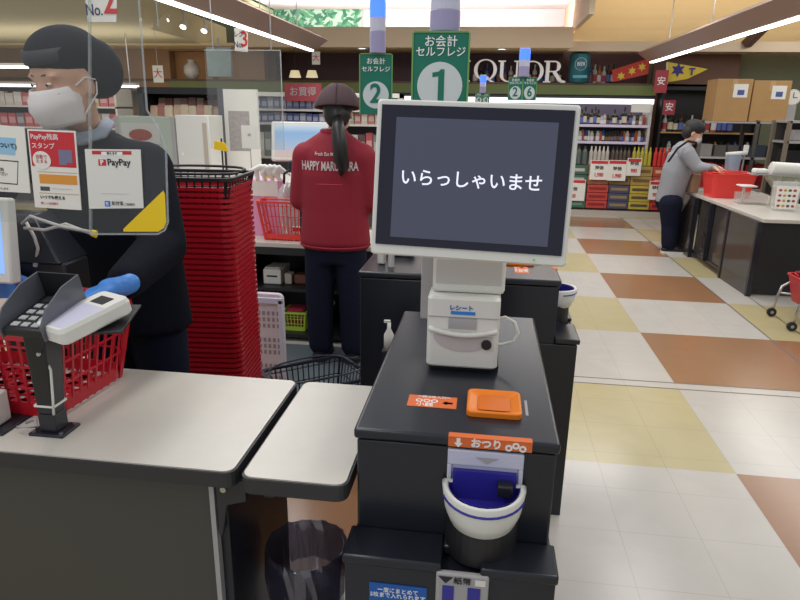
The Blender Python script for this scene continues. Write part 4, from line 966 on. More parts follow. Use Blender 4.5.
bk = basket('shopping_basket', 'bright red shopping basket the customer is unpacking on the packing counter', (2.44, 6.88, .665), R(4), K['red2'], .44, .30, .24, lattice=False, up=(2, 2))
o = tag(MB().box(-.13, .12, -.09, .09, .006, .17).build('shopping_goods', K['card'], bevel=.01), 'tan packet lying inside the bright red basket on the packing counter', 'goods'); o.location = (2.44, 6.88, .668)
t = thing('tote_bag', 'pale bag standing between the customer and the bright red basket', 'bag', (2.20, 7.22, .664), R(10))
b = MB(); b.loft([[(x, y, z) for x, y in rrect(w_, d_, .02)] for z, w_, d_ in ((0, .09, .14), (.1, .10, .17), (.2, .09, .18))]); b.build('bag_body', mat('tan_bag', rgb(150, 120, 96), .7), t, bevel=.008)
for s_ in (-.03, .03): MB().tube([(s_, -.06, .19), (s_, -.04, .27), (s_, .04, .27), (s_, .06, .19)], .006, 8).build('handle', K['pale'], t, smooth=True)
# roll of bags on a stand, paper roll, acrylic box, clear cup
t = thing('paper_roll_stand', 'white paper towel roll lying across a clear stand on the packing counter', 'roll stand', (at(782, 207, z=.664).x, 6.30, .664))
MB().tube([(-.13, 0, .34), (.12, 0, .33)], .062, 24).build('paper_roll', K['white'], t, smooth=False, bevel=.006)
b = MB(); b.cyl((.12, 0, .33), (.128, 0, .33), .02, n=16); b.build('roll_core', K['ink'], t)
b = MB(); b.loft([[(x, y, z) for x, y in rrect(w_, .12, .01)] for z, w_ in ((.0, .14), (.16, .14), (.27, .34), (.285, .34))]); b.build('stand', glassy('clear_stand', (.9, .93, .85, 1), .12, .3, rgb(225, 225, 205)), t)
MB().box(-.30, .14, -.07, .07, .283, .292).build('shelf_plate', K['greyl'], t)
o = tag(MB().box(-.06, .06, -.05, .05, 0, .045).build('tissue_packet', K['white'], bevel=.015), 'white folded tissues on the left end of the roll stand', 'tissues'); o.location = (at(782, 207, z=.664).x-.22, 6.30, .957)
t = thing('leaflet_box', 'clear upright box with food pictures printed on its face, near end of the packing counter', 'box', (at(781, 210, z=.664).x, 6.0, .664), R(-6))
b = MB(); b.hexa([(-.09, -.04, .0), (.09, -.04, 0), (.09, .04, 0), (-.09, .04, 0)], [(-.10, -.03, .25), (.12, -.03, .25), (.12, .05, .25), (-.10, .05, .25)]); b.build('clear_case', glassy('clear_case', (.95, .95, .93, 1), .12, .25), t)
pm = MB().hexa([(-.08, -.045, .02), (.08, -.045, .02), (.08, -.042, .02), (-.08, -.042, .02)], [(-.088, -.036, .22), (.10, -.036, .22), (.10, -.033, .22), (-.088, -.033, .22)]).build('picture_sheet', K['paper'], t)
for r_ in range(4):
    b = MB()
    for c_ in range(4): b.mi = (r_*3+c_) % 3; b.ell((-.055+.038*c_, -.043+.002*r_, .045+.045*r_), .015, .004, .012, None, 10, 6)
    b.build('food_picture', [mat('food_%d%d' % (r_, k), c__, .6) for k, c__ in enumerate((rgb(170, 60, 45), rgb(200, 150, 70), rgb(90, 80, 60)))], pm)
t = thing('clear_bag_box', 'low clear plastic box beside the bright red basket', 'box', (2.50, 6.42, .664))
b = MB(); b.loft([[(x, y, z) for x, y in rrect(.24, .18, .01)] for z in (0, .10)]); b.build('case', glassy('clear_low_box', (.92, .9, .88, 1), .14, .2), t)
MB().box(-.12, .02, -.08, .08, .16, .172).build('lid', K['white'], t, bevel=.004); MB().box(-.08, -.06, -.01, .01, .0, .16).build('support', K['offw'], t)
t = thing('bag_roll_tower', 'tall stand holding translucent bag sheets behind the bright red basket', 'stand', (2.62, 7.35, .664))
b = MB(); b.loft([[(x, y, z) for x, y in rrect(w_, .10, .02)] for z, w_ in ((0, .10), (.30, .13), (.40, .15))]); b.build('bag_sheets', glassy('pale_blue_bags', (.75, .82, .92, 1), .15, .45, rgb(190, 205, 225)), t)
MB().cyl((-.08, 0, .40), (.13, 0, .42), .022, n=12).build('roll', K['white'], t, smooth=True); MB().box(.10, .112, -.01, .01, 0, .42).build('post', K['steel'], t)
MB().box(.09, .14, .0, .012, .42, .50).build('tag_card', K['paper'], t)

# shopping cart at the right edge
t = thing('shopping_cart', 'chrome shopping cart at the right edge carrying a red basket', 'cart', (2.45, 4.75, 0))
for s_ in (-1, 1):
    y = s_*.17
    b = MB(); b.tube([(-.235, y, .03), (-.225, y, .14), (-.20, y, .24), (-.15, y, .275), (.4, y, .29)], .010, 10); b.build('side_tube', K['steel'], t, smooth=True)
    MB().tube([(-.215, y, .19), (.0, y, .175), (.4, y, .16)], .007, 8).build('lower_rail', K['steel'], t, smooth=True)
    w_ = MB().cyl((-.24, y-.011, .035), (-.24, y+.011, .035), .033, n=18).build('wheel', K['ink'], t); MB().cyl((-.24, y-.013, .035), (-.24, y+.013, .035), .012, n=12).build('hub', K['steel'], w_)
    MB().cyl((.38, y-.011, .033), (.38, y+.011, .033), .033, n=18).build('wheel', K['ink'], t); MB().cyl((.38, y, .05), (.4, y, .29), .009, n=8).build('rear_leg', K['steel'], t)
MB().cyl((-.15, -.17, .275), (-.15, .17, .275), .008, n=8).build('cross_bar', K['steel'], t)
bk = basket('shopping_basket', 'red basket sitting in the chrome cart at the right edge', (2.51, 4.75, .155), R(2), K['red'], .50, .32, .20, lattice=False)

# ================================================================== liquor corner
# lettering on the green ledge
def serif_letters():
    cu = mat('pale_letter_face', rgb(226, 222, 218), .4, emit=.18, ecol=rgb(240, 236, 235))
    for ch, x, lab in (('L', -.62, 'big pale letter L of the liquor lettering, behind the number 1 sign'), ('I', -.38, 'big pale letter I of the liquor lettering, just left of the Q'), ('Q', -.10, 'big pale letter Q of the liquor lettering on the ledge'), ('U', .25, 'big pale letter U of the liquor lettering on the ledge'), ('O', .585, 'big pale letter O of the liquor lettering, half behind a signal light'), ('R', .90, 'big pale letter R closing the liquor lettering')):
        w_ = {'L': .26, 'I': .10, 'Q': .34, 'U': .32, 'O': .33, 'R': .32}[ch]; h = .30
        b = MB(); z0 = 0
        def stroke(pts, ws): # vertical strokes thick, joins thin, in the x-z plane
            for (p, q), w2_ in zip(zip(pts, pts[1:]), ws): b.bar((p[0], 0, p[1]), (q[0], 0, q[1]), w2_, .03, ref=(0, 1, 0))
        def oval(rx, rz, a0=0, a1=360, cx=0, cz=h/2):
            n = 28; o_, i_ = [], []
            for k in range(n+1):
                a = R(a0+(a1-a0)*k/n); th = .018+.034*abs(math.cos(a))
                o_.append((cx+rx*math.cos(a), cz+rz*math.sin(a))); i_.append((cx+(rx-th)*math.cos(a), cz+(rz-.018)*math.sin(a)))
            for k in range(n):
                q = [o_[k], o_[k+1], i_[k+1], i_[k]]
                b.prism(q, .03, Matrix.Translation((0, -.015, 0)))
        V = .052
        if ch == 'L': b.box(-.07, -.018, -.015, .015, 0, h).box(-.10, .11, -.015, .015, 0, .022).box(.09, .11, -.015, .015, 0, .08).box(-.10, .01, -.015, .015, h-.018, h)
        if ch == 'I': b.box(-.026, .026, -.015, .015, 0, h).box(-.055, .055, -.015, .015, 0, .018).box(-.055, .055, -.015, .015, h-.018, h)
        if ch in 'OQ': oval(w_/2, h/2)
        if ch == 'Q': stroke([(.02, .05), (.10, -.02), (.17, -.045)], [.035, .03])
        if ch == 'U': b.box(-.135, -.085, -.015, .015, .10, h).box(.098, .124, -.015, .015, .10, h).box(-.165, -.055, -.015, .015, h-.018, h).box(.065, .155, -.015, .015, h-.018, h); oval(.130, .10, 180, 360, -.006, .10)
        if ch == 'R': b.box(-.12, -.068, -.015, .015, 0, h).box(-.15, -.04, -.015, .015, 0, .018).box(-.15, 0, -.015, .015, h-.018, h); oval(.09, .078, -90, 90, 0, h-.078); b.box(-.07, .0, -.015, .015, h-.156, h-.140); stroke([(.0, h-.15), (.10, .02), (.17, .005)], [.05, .035])
        o = tag(b.build('ledge_letter', cu), lab, 'letter'); o.location = (x, 10.03, 1.888+(.0 if ch != 'Q' else .02)); o.scale = (1, 1, 1.0)
serif_letters()
# bottles
def bottle_mesh(name, h, r, m, lab, shape=0):
    prof = [(.001, 0), (r, 0), (r, h*.58), (r*.9, h*.66), (r*.36, h*.76), (r*.33, h*.95), (r*.38, h*.95), (r*.38, h), (.001, h)] if shape == 0 else [(.001, 0), (r, 0), (r*1.0, h*.75), (r*.6, h*.84), (r*.6, h), (.001, h)]
    b = MB(); n_ = 10; b.mi = 0; b.lathe(prof, n_); b.mi = 1; b.lathe([(r*1.01, h*.12), (r*1.01, h*.48)], n_)
    return b.mesh(name, [m, lab])
glass_c = [('dark_green_glass', rgb(28, 44, 34)), ('brown_glass', rgb(70, 38, 24)), ('blue_glass', rgb(40, 60, 120)), ('pale_glass', rgb(180, 176, 170)), ('amber_glass', rgb(150, 92, 46))]
lab_c = [('cream_label', rgb(212, 200, 176)), ('red_label', rgb(170, 60, 60)), ('blue_label', rgb(90, 110, 180)), ('white_label', rgb(220, 216, 222)), ('brown_label', rgb(132, 92, 70))]
GM = [mat(n_, c_, .2) for n_, c_ in glass_c]; LM = [mat(n_, c_, .6) for n_, c_ in lab_c]
BM = [bottle_mesh('bottle_%s' % k, .26, .038, GM[k % 5], LM[(k*2) % 5], 0) for k in range(5)]
SM = [bottle_mesh('small_bottle_%s' % k, .16, .030, GM[(k+3) % 5], LM[(k*3+3) % 5], 1) for k in range(5)]
def row(name, meshes, x0, x1, n_, y, z, lab, group, cat='bottle', sc=(.9, 1.1)):
    for k in range(n_):
        o = bpy.data.objects.new(name, meshes[random.randrange(len(meshes))]); C.objects.link(o)
        o.location = (x0+(x1-x0)*(k+.5)/n_, y+random.uniform(-.02, .02), z); s_ = random.uniform(*sc); o.scale = (1, 1, s_)
        tag(o, which(lab, k, n_), cat, group)
row('bottle', BM, -.95, -.5, 5, 10.40, 1.887, "dark ledge bottle between the green signs", 'ledge bottles between the signs')
row('bottle', BM, -.30, 1.05, 15, 10.40, 1.887, "dark ledge bottle behind the pale letters", 'ledge bottles behind the letters')
row('bottle', BM, 1.42, 1.82, 6, 10.30, 1.887, "dark ledge bottle right of the teal can", 'ledge bottles by the teal can')
MB_ = MB(); 
t = thing('drink_can', 'big teal display can with white ring print standing on the alcove ledge', 'display can', (1.26, 10.05, 1.888))
MB().lathe([(.001, 0), (.13, 0), (.145, .02), (.145, .37), (.13, .40), (.001, .40)], 28).build('can_body', mat('teal_can', rgb(38, 108, 122), .3, .2), t, smooth=True)
b = MB()
for k in range(24):
    a0, a1 = 2*math.pi*k/24, 2*math.pi*(k+1)/24
    f = lambda a, r_: (math.sin(r_*math.cos(a)/.147)*.147, -math.cos(r_*math.cos(a)/.147)*.147, .25+r_*math.sin(a))
    b.bar(f(a0, .085), f(a1, .085), .008, .003)
b.build('ring_print', K['wink'], t); text('can_lettering', 'BEER', .07, K['wink'], t, (0, -.150, .25), sx=.75)
MB().box(-.10, .10, -.150, -.1465, .06, .10).build('band_print', mat('light_teal', rgb(90, 170, 185), .4), t)
def pennant(pts, label, m, marks, Y_=9.93):
    P_ = [at(*q, Y=Y_) for q in pts]; c_ = sum(P_, Vector())/len(P_)
    o = thing('pennant', label, 'pennant', c_)
    MB().prism([(p.x, p.z) for p in P_], .012, Matrix.Translation((0, Y_, 0))).build('cloth', m, o, world=True)
    for px, r_, mm in marks:
        q = at(*px, Y=Y_); b = MB(); b.prism([(q.x+r_*math.cos(a)*(1 if k % 2 else .5), q.z+r_*math.sin(a)*(1 if k % 2 else .5)) for k, a in enumerate([math.pi*j/6 for j in range(12)])], .004, Matrix.Translation((0, Y_-.005, 0))); b.build('print_mark', mm, o, world=True)
    return o, P_
redp = mat('pennant_red', rgb(176, 52, 42), .7); yelp = mat('pennant_yellow', rgb(206, 180, 60), .7)
o, P_ = pennant([(612, 70), (650, 58), (648, 74), (613, 82)], 'red pennant with gold marks hanging at the right end of the alcove', redp, [((621, 76), .06, yelp), ((632, 71), .06, yelp), ((642, 67), .06, yelp)])
o, P_ = pennant([(668, 62), (708, 69), (687, 79), (668, 82)], 'yellow pennant with a blue mark hanging under the right tube lamp', yelp, [((678, 70), .10, mat('pennant_blue', rgb(50, 50, 120), .7))], 9.80)
b_ = MB().cyl(at(667, 62, Y=9.8), at(667, 84, Y=9.8), .012, n=8).build('pole', K['offw'], o, world=True)
text('pennant_lettering', 'T', .13, bpy.data.materials['pennant_blue'], o, at(692, 72, Y=9.785), bold=.004, world=True)

# refrigerated case with lit header, three shelves
t = thing('liquor_case', 'wide lit liquor display case with bright header strip against the back wall', 'display case', (.7, 10.25, 0))
MB().box(-1.9, 2.34, 10.4, 10.5, 0, 1.72).build('back_board', mat('case_back', rgb(96, 88, 104), .7), t, world=True)
MB().box(-1.9, 2.34, 9.94, 10.45, 1.60, 1.67).build('header', K['casel'], t, world=True)
MB().box(-1.9, 2.34, 10.0, 10.45, 1.67, 1.72).build('top_board', K['blackp'], t, world=True)
for z in (1.30, 1.06):
    sh_ = MB().box(-1.9, 2.32, 9.98, 10.4, z-.012, z).build('shelf', K['offw'], t, world=True)
    MB().box(-1.9, 2.32, 9.965, 9.98, z-.03, z+.008).build('price_strip', mat('price_strip', rgb(205, 195, 215), .5, emit=.12), sh_, world=True)
for x in (-1.9, 2.32): MB().box(x-.02, x+.02, 9.97, 10.45, 0, 1.62).build('side_board', K['offw'], t, world=True)
MB().box(-1.9, 2.34, 9.60, 10.4, 0, .09).box(2.34, 2.72, 9.60, 9.96, 0, .09).build('plinth', mat('pale_plinth', rgb(186, 176, 166), .5), t, world=True)
MB().box(-1.9, 2.32, 9.75, 10.4, .09, .12).build('base_board', K['greyl'], t, world=True)
row('bottle', SM+BM[:2], 1.34, 2.28, 20, 10.08, 1.302, "small bottle on the upper lit liquor shelf", 'bottles on the upper liquor shelf', sc=(.8, 1.0))
row('bottle', SM, 1.34, 2.28, 22, 10.08, 1.062, "small bottle on the lower lit liquor shelf", 'bottles on the lower liquor shelf', sc=(.85, 1.05))
row('bottle', SM, -1.2, -.5, 10, 10.08, 1.302, "small bottle in the liquor case behind the signs", 'liquor case bottles left of the screen')
t2 = tag(MB().box(0, .27, 0, .01, 0, .12).build('shelf_notice', K['white']), 'white notice clipped under the bright header at the right end of the liquor case', 'notice'); t2.location = (2.03, 9.925, 1.485)

def carton_stack(x0, x1, spec, y=9.68):
    """spec: list of (z0, z1, colour, kind); each carton is its own thing"""
    pass
CM = {}
def cmat(c_):
    if c_ not in CM: CM[c_] = mat('carton_%d_%d_%d' % c_, rgb(*c_), .5, noise=.1, nscale=12)
    return CM[c_]
def pack(x0, x1, z0, z1, c_, label, group, y0=9.66, y1=9.95, band=None, name='drink_carton', cat='carton'):
    cx = (x0+x1)/2; o = thing(name, label, cat, (cx, (y0+y1)/2, z0), 0, group)
    w_ = (x1-x0)/2-.004; h = z1-z0-.006; d_ = (y1-y0)/2
    MB().box(-w_, w_, -d_, d_, 0, h).build('carton', cmat(c_), o, bevel=.006)
    if band: MB().box(-w_*.8, w_*.8, -d_-.002, -d_, h*.35, h*.7).build('print_band', cmat(band), o)
    return o
def multi(x0, x1, n_, z0, z1, c_, cap, label, group, y=9.80):
    for k in range(n_):
        x = x0+(x1-x0)*(k+.5)/n_; r_ = (x1-x0)/n_/2*.92
        o = bpy.data.objects.new('drink_bottle', multi.cache.get((c_, cap)) or mk_bottle(c_, cap)); C.objects.link(o)
        o.location = (x, y, z0); o.scale = (r_/.04, r_/.04, (z1-z0)/.25); tag(o, which(label, k, n_), 'bottle', group)
multi.cache = {}
def mk_bottle(c_, cap):
    b = MB(); b.mi = 0; b.lathe([(.001, 0), (.04, 0), (.04, .17), (.016, .215)], 10); b.mi = 1; b.lathe([(.017, .212), (.018, .25), (.001, .25)], 10)
    multi.cache[(c_, cap)] = b.mesh('drink_bottle', [cmat(c_), cmat(cap)]); return multi.cache[(c_, cap)]
cols = [(1.02, 1.47, 'grey capped'), (1.47, 1.78, 'white'), (1.78, 2.08, 'dark capped'), (2.08, 2.38, 'yellow'), (2.38, 2.70, 'red')]
tops = [((92, 104, 96), (60, 60, 66)), ((196, 190, 180), (214, 208, 200)), ((96, 84, 74), (44, 40, 44)), ((190, 180, 70), (206, 190, 60)), ((214, 60, 54), (222, 80, 70))]
for (x0, x1, nm), (c_, cp_) in zip(cols, tops): multi(x0+.01, x1-.01, 5, .74, 1.0, c_, cp_, '%s drink bottle standing on the cartons' % nm, '%s drink bottles on the cartons' % nm)
low = [((60, 110, 92), (120, 150, 130)), ((196, 70, 62), (140, 40, 40)), ((74, 76, 104), (150, 130, 90)), ((190, 168, 62), (90, 74, 60)), ((190, 52, 54), (120, 34, 40))]
mid = [((70, 104, 90), (190, 190, 180)), ((170, 130, 90), (190, 80, 60)), ((150, 120, 74), (90, 70, 60)), ((176, 150, 84), (120, 90, 60)), ((186, 74, 62), (220, 180, 150))]
nms = ['green', 'red', 'blue grey', 'yellow', 'crimson']
for k, (x0, x1, _) in enumerate(cols):
    for j in range(3): pack(x0, x1, .12+j*.115, .12+(j+1)*.115, low[k][0], '%s drink carton in the low pile by the liquor case, %s of three' % (nms[k], ('bottom', 'middle', 'top')[j]), '%s cartons in the low pile' % nms[k], 9.62, 9.95, low[k][1])
    for j in range(2): pack(x0, x1, .465+j*.135, .465+(j+1)*.135, mid[k][0], '%s carton of the middle tier above the %s cartons' % (('lower', 'upper')[j], nms[k]), 'middle tier cartons above the %s ones' % nms[k], 9.66, 9.95, mid[k][1])
for (a, b1, c, d), lab in (((562, 179, 584, 201), 'white price card in front of the green cartons'), ((591, 160, 607, 180), 'white price card with red top, left of its twin on the cartons'), ((609, 160, 625, 181), 'white price card with dark red top in the middle of the cartons'), ((628, 158, 640, 176), 'small price card on the yellow cartons'), ((650, 181, 662, 200), 'price card on the crimson cartons, lowest of the row')):
    p, q = at(a, c, Y=9.58), at(c, b1, Y=9.58)
    p0, p1 = at(a, b1, Y=9.58), at(c, d, Y=9.58)
    o = thing('price_card', lab, 'price card', ((p0.x+p1.x)/2, 9.58, p1.z))
    MB().box(p0.x, p1.x, 9.575, 9.585, p1.z, p0.z).build('card', K['paper'], o, world=True)
    MB().box(p0.x+.01, p1.x-.01, 9.572, 9.575, p0.z-.05, p0.z-.008).build('heading', K['rink'], o, world=True)
    text('price', '1,980' if 'red' in lab else '980', .075, K['rink'], o, ((p0.x+p1.x)/2, 9.571, p1.z+.07), bold=.002, world=True, sx=.8)
    text('item', '特価', .06, K['ink'], o, ((p0.x+p1.x)/2, 9.571, p1.z+.17), bold=.001, world=True)

# dark racks right of the liquor case
t = thing('dark_rack', 'tall black rack with bottle shelves right of the lit liquor case', 'rack', (3.05, 10.1, 0))
MB().box(2.46, 3.85, 10.18, 10.28, 0, 1.88).build('back_board', K['blackp'], t, world=True)
MB().box(2.46, 3.85, 9.98, 10.2, 1.80, 1.88).build('top_board', K['blackp'], t, world=True)
for x in (2.46, 3.83): MB().box(x, x+.03, 9.98, 10.2, 0, 1.85).build('side_board', K['blackp'], t, world=True)
for z in (1.22, .92, .6, .3): MB().box(2.49, 3.83, 9.98, 10.2, z-.02, z).build('shelf', K['card'] if z == 1.22 else K['dark'], t, world=True)
row('bottle', BM[:2]+BM[3:], 2.52, 3.5, 13, 10.06, 1.222, "dark bottle on the black rack's top shelf", 'bottles on the black rack')
row('bottle', SM, 2.52, 3.8, 14, 10.06, .922, "bottle on the black rack's middle shelf", 'bottles on the middle shelf of the black rack')
for (a, b1, c, d), lab in (((664, 100, 674, 115), 'small red tag on the front of the black rack'), ((656, 70, 666, 93), 'red and white tag hanging between the liquor case and the black rack')):
    p0, p1 = at(a, b1, Y=9.7), at(c, d, Y=9.7); o = thing('price_tag', lab, 'tag', ((p0.x+p1.x)/2, 9.7, p1.z))
    MB().box(p0.x, p1.x, 9.69, 9.70, p1.z, p0.z).build('card', mat('dim_red_card', rgb(150, 52, 62), .6), o, world=True); text('print', '安', .12, K['wink'], o, ((p0.x+p1.x)/2, 9.688, (p0.z+p1.z)/2), world=True)
    MB().box((p0.x+p1.x)/2-.008, (p0.x+p1.x)/2+.008, 9.70, 9.84, p0.z-.03, p0.z-.01).build('clip', K['greyl'], o, world=True)
# steel shelf rack with two cardboard boxes on top
t = thing('steel_rack', 'open steel shelf rack behind the packing counter carrying two cardboard boxes', 'rack', (3.4, 8.9, 0))
for x in (2.68, 3.34, 3.98):
    for y in (8.75, 9.2): MB().box(x-.02, x+.02, y-.02, y+.02, 0, 1.41).build('upright', mat('dull_steel', rgb(120, 116, 112), .4, .6), t, world=True)
for z in (.55, .95, 1.39): MB().box(2.66, 4.0, 8.73, 9.22, z-.02, z).build('shelf', K['greyl'], t, world=True)
def carton_box(x0, x1, y0, y1, z0, z1, lab):
    o = thing('cardboard_box', lab, 'box', ((x0+x1)/2, (y0+y1)/2, z0))
    MB().box(x0, x1, y0, y1, z0, z1).build('carton', K['card'], o, world=True, bevel=.004)
    MB().box((x0+x1)/2-.03, (x0+x1)/2+.03, y0-.002, y0, z1-.12, z1).build('tape', mat('brown_tape', rgb(190, 156, 108), .4), o, world=True)
    l_ = MB().box(x1-.22, x1-.05, y0-.004, y0-.001, z1-.22, z1-.06).build('shipping_label', K['paper'], o, world=True)
    MB().box(x1-.17, x1-.09, y0-.006, y0-.004, z1-.19, z1-.13).build('label_print', mat('label_blue', rgb(70, 90, 150), .6), l_, world=True)
carton_box(2.80, 3.22, 8.78, 9.18, 1.392, 1.90, 'left one of two big cardboard boxes on top of the steel rack')
carton_box(3.24, 3.68, 8.80, 9.18, 1.392, 1.885, 'right one of two big cardboard boxes on top of the steel rack')
t = thing('wall_clock', 'round white clock standing beside the right cardboard box', 'clock', (3.80, 9.0, 1.392))
MB().cyl((0, -.01, .30), (0, .03, .30), .10, n=28).build('clock_case', K['offw'], t, bevel=.004); MB().box(-.05, .05, -.03, .05, 0, .21).build('clock_stand', K['greyl'], t)
MB().cyl((0, -.014, .30), (0, -.010, .30), .085, n=28).build('dial', K['paper'], t); MB().box(-.004, .004, -.017, -.014, .30, .365).box(0, .05, -.017, -.014, .296, .304).build('clock_hand', K['ink'], t)
for k, (x, z) in enumerate(((2.86, .57), (3.14, .57), (3.44, .57))):
    basket('shopping_basket', ('leftmost', 'middle', 'rightmost')[k]+' dark red basket on the low shelf of the steel rack', (x, 8.97, .552), 0, mat('shaded_red_plastic_%d' % k, rgb(170-14*k, 36, 44), .4), .26, .36, .30, lattice=False)
row('parcel', [MB().box(-.07, .07, -.08, .08, 0, .14).mesh('parcel_%d' % k, cmat(c_)) for k, c_ in enumerate(((90, 84, 80), (150, 146, 140), (60, 66, 80)))], 2.74, 3.9, 7, 8.97, .952, "small dim parcel on the steel rack", 'parcels on the steel rack', 'parcel')
t = thing('grey_rack', 'pale shelf unit with dark goods at the far right edge behind the packing counter', 'rack', (3.62, 7.9, 0))
for x in (3.30, 4.3):
    for y in (7.77, 8.16): MB().box(x-.02, x+.02, y-.02, y+.02, 0, 1.42).build('upright', mat('tan_upright', rgb(128, 116, 100), .5), t, world=True)
MB().box(3.3, 4.3, 8.15, 8.2, 0, 1.42).build('back_board', K['dark'], t, world=True)
for z in (.5, .9, 1.2, 1.42): MB().box(3.3, 4.3, 7.75, 8.2, z-.025, z).build('shelf', K['greyl'], t, world=True)
for k, (x, z, h) in enumerate(((3.45, .9, .2), (3.72, .9, .24), (3.5, .5, .3), (3.85, .5, .32), (3.5, 1.2, .12))):
    o = tag(MB().box(-.11, .11, -.12, .12, 0, h).build('storage_case', K['blackp'] if k < 4 else K['greyl'], bevel=.01), ('left dark case on the middle board', 'second dark case on the middle board', 'left dark case on the low board', 'right dark case on the low board', 'flat grey case on the upper board')[k]+' of the pale shelf unit', 'case'); o.location = (x, 7.95, z+.001)

# ================================================================== the next register lane, behind the cashier
t = thing('lane_counter', 'black open-shelf register counter in front of the maroon-jacketed worker', 'counter', (-1.1, 4.0, 0))
MB().box(-2.3, -.36, 3.74, 4.32, .63, .66).build('worktop', K['top'], t, world=True, bevel=.003)
MB().box(-2.3, -.36, 3.735, 3.755, .585, .632).build('front_rail', K['blackp'], t, world=True)
for z in (.05, .36): MB().box(-2.3, -.38, 3.76, 4.3, z-.02, z).build('shelf', K['blackp'], t, world=True)
MB().box(-2.3, -.38, 4.29, 4.31, 0, .63).build('back_board', K['blackp'], t, world=True)
for x in (-2.3, -1.62, -.38): MB().box(x, x+.02, 3.76, 4.3, 0, .63).build('side_board', K['blackp'], t, world=True)
struct(MB().box(-1.95, -.50, 2.95, 3.70, 0, .006).build('floor_mat', mat('slate_mat', rgb(84, 94, 98), .6)))
def small(name, label, cat, px, Y_, w_, d_, h_, m, bev=.006, rz=0, z=None, extra=None):
    p = at(*px, Y=Y_); zz = p.z if z is None else z
    o = thing(name, label, cat, (p.x, Y_+d_/2, zz), rz)
    MB().box(-w_/2, w_/2, -d_/2, d_/2, 0, h_).build('case', m, o, bevel=bev)
    return o
o = small('receipt_printer', 'small white printer on the upper shelf under the next lane counter', 'printer', (272, 276), 3.84, .12, .2, .10, K['white'], z=.361)
MB().box(-.035, .035, -.103, -.1, .05, .06).build('paper_slot', K['ink'], o); MB().box(-.05, .05, -.09, -.02, .10, .112).build('lid', K['offw'], o, bevel=.003)
small('stamp_box', 'small cream box beside the white printer under the next lane counter', 'box', (288, 279), 3.86, .05, .08, .07, K['pale'], z=.361)
small('tissue_box', 'small brown box to the right of the cream box under the lane counter', 'box', (300, 279), 3.88, .08, .1, .06, mat('brown_box', rgb(120, 74, 62), .6), z=.361)
o = small('glue_bottle', 'tiny bottle with a yellow cap on the shelf beside the brown box', 'bottle', (310, 270), 3.95, .03, .03, .07, K['white'], z=.361); MB().cyl((0, 0, .07), (0, 0, .10), .01, n=10).build('cap', K['yellow'], o)
lime = mat('lime_plastic', rgb(178, 206, 70), .45)
o = thing('storage_basket', 'small lime green basket holding red cloth on the bottom shelf', 'basket', (-1.21, 3.90, .051)); basket_body(.16, .16, .13, lime, parent=o, nx=7, ny=7)
p = tag(MB().box(-.06, .06, -.06, .06, .02, .15).build('folded_cloth', mat('red_cloth', rgb(160, 40, 60), .8), bevel=.02), 'red cloth folded into the small lime green basket', 'cloth'); p.location = (-1.21, 3.90, .051)
o = thing('waste_paper_bin', 'dark bin stuffed with crumpled white bags on the bottom shelf', 'bin', (-1.05, 3.93, .051))
MB().lathe([(.001, 0), (.06, 0), (.07, .15), (.066, .15), (.056, .01)], 16).build('bin_body', K['ink'], o, smooth=True)
b = MB(); b.loft([[(math.cos(a)*(r_+random.uniform(-.02, .02)), math.sin(a)*(r_+random.uniform(-.02, .02)), z+random.uniform(-.012, .012)) for a in [2*math.pi*k/14 for k in range(14)]] for r_, z in ((.05, .12), (.075, .17), (.07, .21), (.03, .23))]); b.build('crumpled_bags', K['offw'], o)
small('paper_board', 'cream board leaning upright on the bottom shelf beside the worker', 'board', (315, 334), 3.9, .035, .2, .20, K['pale'], .003, z=.051)
o = small('paper_ream', 'white paper block on the bottom shelf right of the worker\'s legs', 'paper', (367, 333), 3.86, .07, .2, .22, K['paper'], .004, z=.051)
# screen, bags and bits on the next counter
t = thing('register_display', 'white framed register monitor with pale blue screen left of the maroon-jacketed worker', 'monitor', (-1.20, 4.1, .66))
M_ = Matrix.Translation((-1.205, 4.08, 1.262)) @ Euler((R(-12), 0, R(6))).to_matrix().to_4x4()
mn = MB().box(-.19, .19, -.012, .03, -.125, .125, M_).build('housing', K['white'], t, world=True, bevel=.008)
sm_ = bpy.data.materials.new('lit_lane_screen'); sm_.use_nodes = True; nt = sm_.node_tree; bs_ = nt.nodes['Principled BSDF']
tc = nt.nodes.new('ShaderNodeTexCoord'); sp_ = nt.nodes.new('ShaderNodeSeparateXYZ'); cr = nt.nodes.new('ShaderNodeValToRGB'); nt.links.new(tc.outputs['Generated'], sp_.inputs[0]); nt.links.new(sp_.outputs[2], cr.inputs[0])
for pos, c_ in ((0, rgb(230, 190, 170)), (.35, rgb(170, 195, 225)), (.75, rgb(140, 185, 230)), (1, rgb(215, 232, 245))):
    e_ = cr.color_ramp.elements.new(pos) if pos not in (0, 1) else cr.color_ramp.elements[0 if pos == 0 else -1]; e_.color = c_
nt.links.new(cr.outputs[0], bs_.inputs['Emission Color']); bs_.inputs['Emission Strength'].default_value = .9; bs_.inputs['Base Color'].default_value = (.05, .05, .05, 1)
MB().box(-.168, .168, -.0135, -.012, -.10, .105, M_).build('display', sm_, mn, world=True)
MB().cyl((-1.205, 4.13, .66), (-1.205, 4.13, 1.17), .022, n=12).build('stand_post', K['offw'], t, world=True); MB().box(-1.30, -1.11, 4.04, 4.22, .66, .675).build('stand_foot', K['offw'], t, world=True, bevel=.003)
t = thing('scanner_stand', 'black upright scanner between the red basket and the lane monitor', 'scanner', (-1.12, 3.86, .66))
MB().box(-.035, .035, -.03, .03, 0, .50).build('column', K['navyp'], t, bevel=.008); MB().box(-.10, .02, -.035, .035, .44, .50).build('head', K['navyp'], t, bevel=.012); MB().tube([(-.08, -.03, .45), (-.12, -.04, .42), (-.13, -.02, .36)], .008, 8).build('cable', K['ink'], t, smooth=True)
